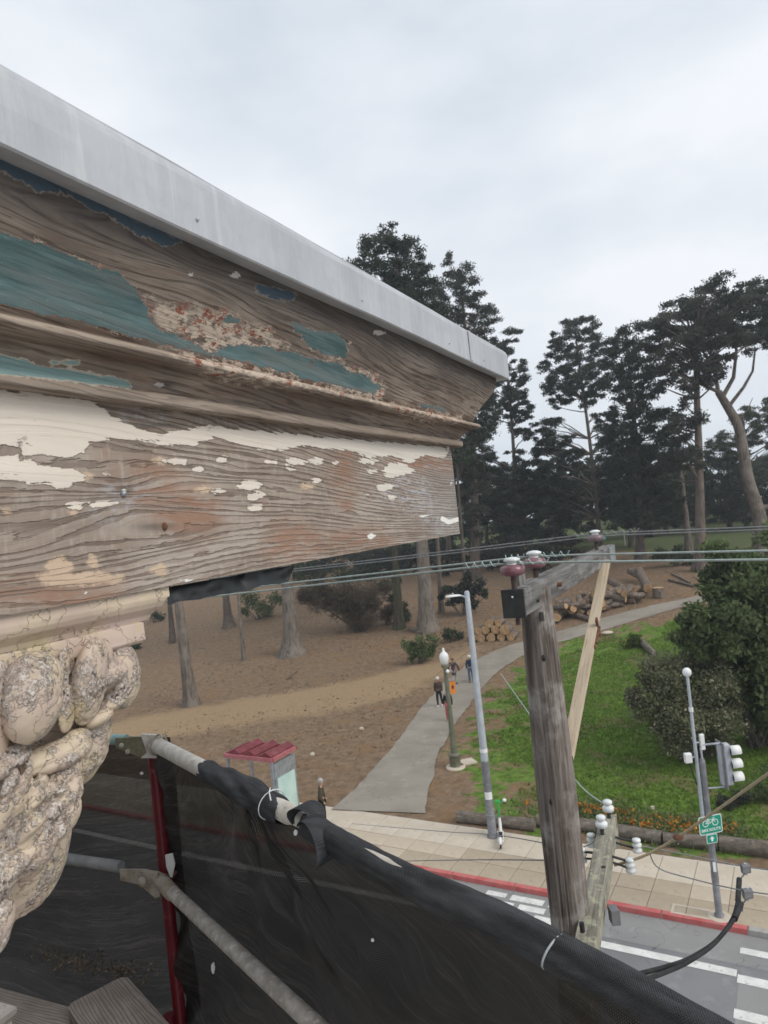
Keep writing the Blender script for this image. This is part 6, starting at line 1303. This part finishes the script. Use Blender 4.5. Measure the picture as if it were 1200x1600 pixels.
part('latch_pin', MB().tube([mj+rx*.03+Z3*.012+iv*.03, mj+rx*.075+Z3*.0+iv*.035, mj+rx*.085+Z3*.02+iv*.035], .007, 8), M['rust'], SCF)
part('white_tag', MB().prism([mj+rx*x+Z3*z+iv*.04 for x, z in ((.058, .085), (.085, .088), (.09, .05), (.076, .005), (.068, .005), (.058, .045))], iv*.006), M['white_plastic'], SCF)
# deck boards
M['plank'] = m_pole('grey_plank', (.24, .205, .18), (.36, .315, .28), (.30, .26, .235))
def m_plank():
    g = G('grained_plank'); v = g.attr('wv', 'Vector'); x = g.sep(v)
    n0 = g.noise(g.vmul(v, (9, 9, 1.6)), 1, 3, .5); s = g.ma('SINE', g.ma('ADD', g.ma('MULTIPLY', x[0], 560), g.ma('MULTIPLY', n0, 42))); line = g.mr(s, .0, .95); fine = g.noise(g.vmul(v, (260, 260, 9)), 1, 4, .65); bl = g.noise(v, 7, 4, .6)
    col = g.mix(g.mr(bl, .35, .65), (.30, .255, .225), (.40, .355, .32)); col = g.mix(g.mr(fine, .4, .7, 0, .5), col, (.22, .18, .155)); col = g.mix(g.ma('MULTIPLY', line, .6), col, (.15, .12, .10)); col = g.mix(g.mr(g.noise(v, 60, 4, .7), .6, .72, 0, .5), col, (.2, .16, .14))
    return g.out(col, .9, g.bump(g.ma('ADD', g.ma('MULTIPLY', line, -.6), g.ma('MULTIPLY', fine, .5)), .6, .003), spec=.2)
M['plank'] = m_plank()
def plank(name, px_edge, zt, length, label, th=.042, round_=.03):
    a, b_ = zpl(*px_edge[0], zt), zpl(*px_edge[1], zt); w_ = b_-a; W_ = np.linalg.norm(w_); w_ /= W_; l_ = np.cross(w_, Z3)
    if l_[1] > 0: l_ = -l_
    pts = []
    for cx, sgn, a0 in ((round_, -1, 180), (W_-round_, 1, 90)):
        for k in range(5):
            t = math.radians(a0-k*22.5); pts.append((cx+round_*math.cos(t), round_*(1-math.sin(t))))
    outline = pts+[(W_, length), (0, length)]; V = [a+w_*x+l_*y for x, y in outline]
    mb = MB().prism(V, -Z3*th); o = part(name, mb, M['plank'], loc=a, label=label, cat='plank'); wvb(o, l_); return o
plank('scaffold_plank', ((103, 1571), (196, 1523)), ZD+.05, 1.3, 'short worn plank with rounded corners lying on the deck beside the red post')
pa = zpl(0, 1543, ZD); pb2 = zpl(118, 1576, ZD); w2 = pb2-pa; w2 /= np.linalg.norm(w2); l2 = np.cross(w2, Z3); l2 = l2 if l2[1] < 0 else -l2
mb = MB().prism([pa-w2*1.2, pb2+w2*.25, pb2+w2*.25+l2*.24, pa-w2*1.2+l2*.24], -Z3*.042); o = part('scaffold_plank', mb, M['plank'], loc=pa, label='long grey deck plank running under the short plank', cat='plank'); wvb(o, w2)
mb = MB().prism([pa-w2*1.2+l2*.26, pb2+w2*.3+l2*.26, pb2+w2*.3+l2*.5, pa-w2*1.2+l2*.5], -Z3*.042); o = part('scaffold_plank', mb, M['plank'], loc=pa, label='deck plank next to the long grey plank, mostly under the short one', cat='plank'); wvb(o, w2)
bl = MB(); c0 = zpl(-26, 1586, ZD+.165)
prf = [(0, 0), (.17, 0), (.165, -.02), (.15, -.032), (.138, -.05), (.136, -.07), (.13, -.11), (.0, -.11)]
bl.prism([c0+w2*x+Z3*z+np.array([0, .0, .06]) for x, z in prf], l2*.3); BLK = part('moulding_offcut', bl, simple('flaked_white_paint', (.48, .44, .41), (.62, .58, .54), 30, .8, .6, 90, .004, c3=(.3, .25, .22), s3=50), loc=c0, label='offcut of white painted moulding standing on the deck', cat='moulding')

# debris netting ----------------------------------------------------------------
def m_net(name, base, cover, pitch=.0042, streak=.12, vary=.22):
    g = G(name); uv = g.attr('nuv', 'Vector'); x = g.sep(uv); k = 2*math.pi/pitch
    wv_ = g.noise(uv, 18, 3, .6); wx = g.ma('ADD', g.ma('MULTIPLY', x[0], k), g.ma('MULTIPLY', wv_, 5)); wy = g.ma('ADD', g.ma('MULTIPLY', x[1], k), g.ma('MULTIPLY', wv_, 5))
    hole = g.ma('MULTIPLY', g.mr(g.ma('SINE', wx), -.2, .6), g.mr(g.ma('SINE', wy), -.2, .6))
    st = g.noise(g.vmul(uv, (3, 14, 1)), 1.6, 5, .62, 1.2); st2 = g.noise(g.vmul(uv, (2, 5, 1)), 1.2, 4, .6, .6)
    col = g.mix(g.mr(st, .42, .7), base, tuple(t*2.3 for t in base)); col = g.mix(g.mr(g.noise(g.vmul(uv, (6, 5, 1)), 30, 3, .7), .70, .74, 0, .6), col, (.30, .28, .26))
    dark = g.mix(hole, col, tuple(t*.55 for t in base))
    fw = g.attr('flow', 'Vector'); f1 = g.noise(g.vmul(fw, (2.2, 46, 1)), 1.0, 5, .68); f2 = g.noise(g.vmul(fw, (1.4, 20, 1)), 1.0, 3, .6)
    crs = g.ma('ADD', g.ma('MULTIPLY', g.mr(g.ma('ABSOLUTE', g.ma('SUBTRACT', f1, .5)), .0, .035, 1, 0), g.mr(f2, .4, .65)), g.ma('MULTIPLY', g.mr(f2, .45, .75), .35))
    dark = g.mix(g.mr(crs, .05, 1.0, 0, .85, False), dark, tuple(t*12 for t in base)); dark = g.mix(g.ma('MULTIPLY', g.ma('SUBTRACT', 1.0, hole), .35), dark, tuple(t*3.6 for t in base))  # fold highlights painted into the colour along the creases
    b = g.bsdf(dark, .6, g.bump(g.ma('ADD', g.ma('SUBTRACT', 1.0, hole), g.ma('MULTIPLY', crs, 2.5)), .5, .003), spec=.35); tr = g.node('ShaderNodeBsdfTransparent'); m = g.node('ShaderNodeMixShader')
    op = g.ma('SUBTRACT', g.ma('ADD', cover, g.ma('MULTIPLY', g.ma('SUBTRACT', st2, .5), vary)), g.ma('MULTIPLY', hole, .42), clamp=True)
    g.t.links.new(op, m.inputs[0]); g.t.links.new(tr.outputs[0], m.inputs[1]); g.t.links.new(b.outputs[0], m.inputs[2]); return g.out(m)
M['net'] = m_net('black_debris_net', (.0085, .0076, .0072), 1.18, .0046); M['net_thin'] = m_net('thin_debris_net', (.015, .0128, .0115), 1.055)
NET = thing('debris_netting', jt-Z3*.5, 'black debris netting rolled over the guard rail and hanging from it', 'netting')
nn = np.cross(rd, Z3)
if nn @ (EYE-jt) < 0: nn = -nn
nu, nv_ = 300, 190; U_ = np.linspace(-.01, RL+.6, nu); W_ = np.concatenate([np.linspace(0, 1.25, 150), np.linspace(1.27, 2.0, 40)]); UU, WW = np.meshgrid(U_, W_, indexing='ij')
tieu = .72
rr = np.hypot(UU-tieu, WW*1.0); th = np.arctan2(WW, UU-tieu+1e-6)
disp = .011*np.sin(th*11+1.3*np.sin(rr*5))*np.exp(-((rr-.25)/.35)**2)+.014*np.sin(th*6+2)*np.exp(-((rr-.6)/.5)**2)
sagl = .06*np.sin((WW+.32*(UU-1.0)**2)*21+.8*np.sin(UU*4)+1.5*vn(UU*2, WW*3, seed=4))*np.exp(-((WW-.34)/.26)**2)*.42*np.clip(UU-.5, 0, 1)
fan = np.sin(th*17+2.5*vn(UU*3, WW*3, seed=44)+rr*2)*np.exp(-((rr-.45)/.4)**2)
drape = np.sin(UU*38+5*vn(UU*2.5, WW*1.6, seed=45, oct=2)+WW*4)*np.clip(1-WW*1.1, 0, 1)*np.clip(WW*6, 0, 1)
cross = np.sin((WW*.9+UU*.42)*34+6*vn(UU*1.8, WW*1.8, seed=46, oct=2))*np.clip((WW-.25)*2, 0, 1)
disp = disp+.008*fan+.007*drape+.009*cross*vn(UU*1.3, WW*1.3, seed=47)*2
disp = disp+sagl+.05*vn(UU*2.2, WW*1.8, seed=6, oct=3)*np.clip(WW*3, 0, 1)+.012*vn(UU*9, WW*14, seed=16, oct=2)*np.clip(WW*5, 0, 1)-.10*np.sin(np.clip(WW/1.5, 0, 1)*math.pi)*np.clip(UU*2, 0, 1)-.012
P3 = jt+UU[..., None]*rd-(WW[..., None])*Z3+nn*disp[..., None]
o = part('net_sheet', MB().grid(P3, nu, nv_), M['net'], NET); setattrv(o, 'nuv', np.column_stack([UU.ravel(), WW.ravel(), np.zeros(UU.size)]))
FL = WW+.30*(UU-.95)**2*np.sign(UU-.95)*-1+.10*np.sin(UU*3.2)+.05*vn(UU*2, WW*2, seed=71, oct=2)+np.exp(-(rr/.45)**2)*th*.22
setattrv(o, 'flow', np.column_stack([UU.ravel(), FL.ravel(), np.zeros(UU.size)]))
nu, nv_ = 120, 120; U_ = np.linspace(-.03, 2.4, nu); W_ = np.linspace(0, 2.0, nv_); UU, WW = np.meshgrid(U_, W_, indexing='ij'); ln = np.cross(ls, Z3); ln = ln if ln @ (EYE-jt) > 0 else -ln
drop = np.minimum(WW, 1.02+.03*np.sin(UU*5)); inn = np.clip(WW-1.02, 0, 9)*.75
disp = -.065-.07*np.sin(np.clip(WW/1.0, 0, 1)*math.pi)*np.clip(UU*3, 0, 1)+.03*vn(UU*2.5, WW*2, seed=3, oct=3)+.008*vn(UU*10, WW*10, seed=8, oct=2)+inn
P3 = jt+UU[..., None]*ls-drop[..., None]*Z3+ln*disp[..., None]
P3[..., 2] += .02*vn(UU*6, WW*6, seed=2, oct=2)*np.clip(WW, 0, 1)
o = part('net_sheet', MB().grid(P3, nu, nv_), M['net_thin'], NET); setattrv(o, 'flow', np.column_stack([UU.ravel(), (WW+.06*vn(UU*2, WW*2, seed=72, oct=2)-.12*UU).ravel(), np.zeros(UU.size)])); setattrv(o, 'nuv', np.column_stack([UU.ravel(), WW.ravel(), np.zeros(UU.size)]))
# the roll round the rail
def m_wrap():
    g = G('rolled_net'); x = g.sep(g.attr('nuv', 'Vector')); uv = g.attr('nuv', 'Vector'); k = 2*math.pi/.0042
    rib = g.ma('MULTIPLY', g.ma('SINE', g.ma('MULTIPLY', x[0], k)), g.ma('SINE', g.ma('MULTIPLY', x[1], k))); st = g.noise(g.vmul(uv, (5, 16, 1)), 1.5, 5, .65); crs = g.noise(g.vmul(uv, (4, 45, 1)), 1, 4, .65, .5)
    col = g.mix(g.mr(st, .36, .68), (.018, .019, .021), (.062, .066, .075)); col = g.mix(g.mr(crs, .55, .75, 0, .5), col, (.10, .105, .115)); col = g.mix(g.mr(rib, -.4, .7, 0, .4), col, (.10, .10, .105)); col = g.mix(g.mr(g.noise(uv, 70, 3, .7), .73, .77, 0, .8), col, (.42, .4, .38))
    return g.out(col, .7, g.bump(g.ma('ADD', rib, g.ma('MULTIPLY', crs, 5)), .6, .0025), spec=.3)
M['wrap'] = m_wrap()
def wrap(px0, px1, r0, r1, name, sd, ends=(.2, .0), tw=3.0):
    a = (zpl(*px0, ZR)-jt) @ rd; b_ = (zpl(*px1, ZR)-jt) @ rd; m = max(60, int((b_-a)/.012)); n = 48; ang = np.linspace(0, 2*math.pi, n, endpoint=False); V = []; UV = []
    A = nn; B = Z3
    for i in range(m):
        t = i/(m-1); s = a+(b_-a)*t; r = r0+(r1-r0)*t; r *= 1-ends[0]*math.exp(-t*(b_-a)/.03)-ends[1]*math.exp(-(1-t)*(b_-a)/.03)
        ph = ang+s*tw
        k = 1+.10*np.sin(ph*2+sd)+.07*np.sin(ph*5-s*4+sd)+.16*vn(np.cos(ang)*1.6+s*5, np.sin(ang)*1.6, s*3.5, seed=sd, oct=3)+.05*np.maximum(0, np.cos(ph*1.0))**8+.05*vn(np.cos(ang)*5+s*9, np.sin(ang)*5, s*22, seed=sd+4, oct=2)
        c = jt+rd*s+Z3*(.006*math.sin(s*7+sd)-.004)
        V.append(c+(r*k*np.cos(ang))[:, None]*A+(r*k*np.sin(ang))[:, None]*B*1.04); UV.append(np.column_stack([np.full(n, s), ang*r, np.zeros(n)]))
    V = np.concatenate(V); mb = MB().add(V, [(i*n+j, i*n+(j+1) % n, (i+1)*n+(j+1) % n, (i+1)*n+j) for i in range(m-1) for j in range(n)], True); o = part(name, mb, M['wrap'], NET); setattrv(o, 'nuv', np.concatenate(UV)); return o
wrap((318, 1202), (445, 1268), .031, .037, 'rolled_hem', 3, (.15, .25), 9.0); wrap((484, 1288), (1185, 1654), .033, .0235, 'rolled_hem', 8, (.1, 0), 2.2)
def railpt(px, py): return zpl(px, py, ZR)
FLP = railpt(478, 1262); s0 = (railpt(470, 1285)-jt) @ rd; fl = []
for i in range(22):
    t = i/21; a = math.pi*(1.15*t-.05); r = .036
    for k in range(9): q = k/8-.5; fl.append(jt+rd*(s0-.015+r*.9*(1-math.cos(a))*.9+q*.012)+Z3*(.005+r*1.15*math.sin(a))+nn*(q*.055+.015*math.sin(t*6)))
o = part('loose_flap', MB().grid(np.array(fl), 22, 9), M['wrap'], NET); setattrv(o, 'nuv', np.array(fl)-jt)
fl = []
for i in range(26):
    t = i/25; a = math.pi*(.95-1.35*t)
    for k in range(9): q = k/8-.5; fl.append(jt+rd*(s0+.075+.035*math.cos(a)+.05*t+q*.008)+Z3*(.008+.038*math.sin(a)-.02*t)+nn*(.02+q*.05+.02*t))
o = part('loose_flap', MB().grid(np.array(fl), 26, 9), M['wrap'], NET); setattrv(o, 'nuv', np.array(fl)-jt)
for (x, y, r, mt, sg) in ((866, 1487, .0285, 'wire_grey', .012), (425, 1257, .040, 'porcelain', .01)):
    c = railpt(x, y); part('wire_tie', MB().tube(ring_pts(c, rd, r, sag=sg), .0019 if r < .039 else .0016, 6), M['steel' if r < .039 else mt], NET)
c = railpt(425, 1257); part('tie_end', MB().tube([c+Z3*.043, c+Z3*.046+rd*.03+nn*.02, c+Z3*.035+rd*.055+nn*.03], .002, 6), M['porcelain'], NET)
# paint chips caught on the net and rubbish along its foot
ch = MB(); rg = np.random.default_rng(4)
for (x, y, w_, h_) in ((462, 1300, 5, 9), (333, 1512, 5, 16), (582, 1468, 5, 4), (222, 1208, 5, 4)):
    d = ray(x, y); t = ((jt-EYE) @ nn)/(d @ nn)*.97 if x > 240 else 2.46; c = EYE+d*t; k = t/FPX
    ch = MB().prism([c+RT*w_*k*math.cos(a)*rg.uniform(.6, 1.1)/1.6+UP*h_*k*math.sin(a)*rg.uniform(.6, 1.1)/1.6 for a in np.linspace(0, 6.28, 8)[:-1]], iv*.004); part('paint_chip', ch, M['white_plastic'], NET)
pts = []
for i in range(650):
    t = rg.random(); c = zpl(60+170*t+rg.normal()*18, 1496+30*t+rg.normal()*9, ZD+.03); pts.append(c+Z3*rg.uniform(0, .025))
pts = np.array(pts); o = bpy.data.objects.new('debris', leaf_mesh('debris', M['leaf_brown'], pts, rg.uniform(.004, .02, len(pts)), rg.uniform(.2, 1, len(pts)), .45, .4, rng=rg)); C.objects.link(o); tag(o, kind='stuff', label='crumbs of old paint and dirt along the foot of the net')

# sea air thickening towards the far trees
hz = MB().box((30, 100, 20.0), (330, 0, 0), (0, 330, 0), (0, 0, 21.2)); ho = part('haze', hz, M['slab_light'], kind='stuff'); ho['label'] = 'thin grey sea air over the park'
gh = G('sea_air'); vp = gh.node('ShaderNodeVolumePrincipled'); vp.inputs['Color'].default_value = (.86, .9, .95, 1); vp.inputs['Density'].default_value = .0008; vp.inputs['Anisotropy'].default_value = 0.2
gh.t.links.new(vp.outputs[0], gh.o.inputs['Volume']); ho.data.materials.clear(); ho.data.materials.append(gh.m)
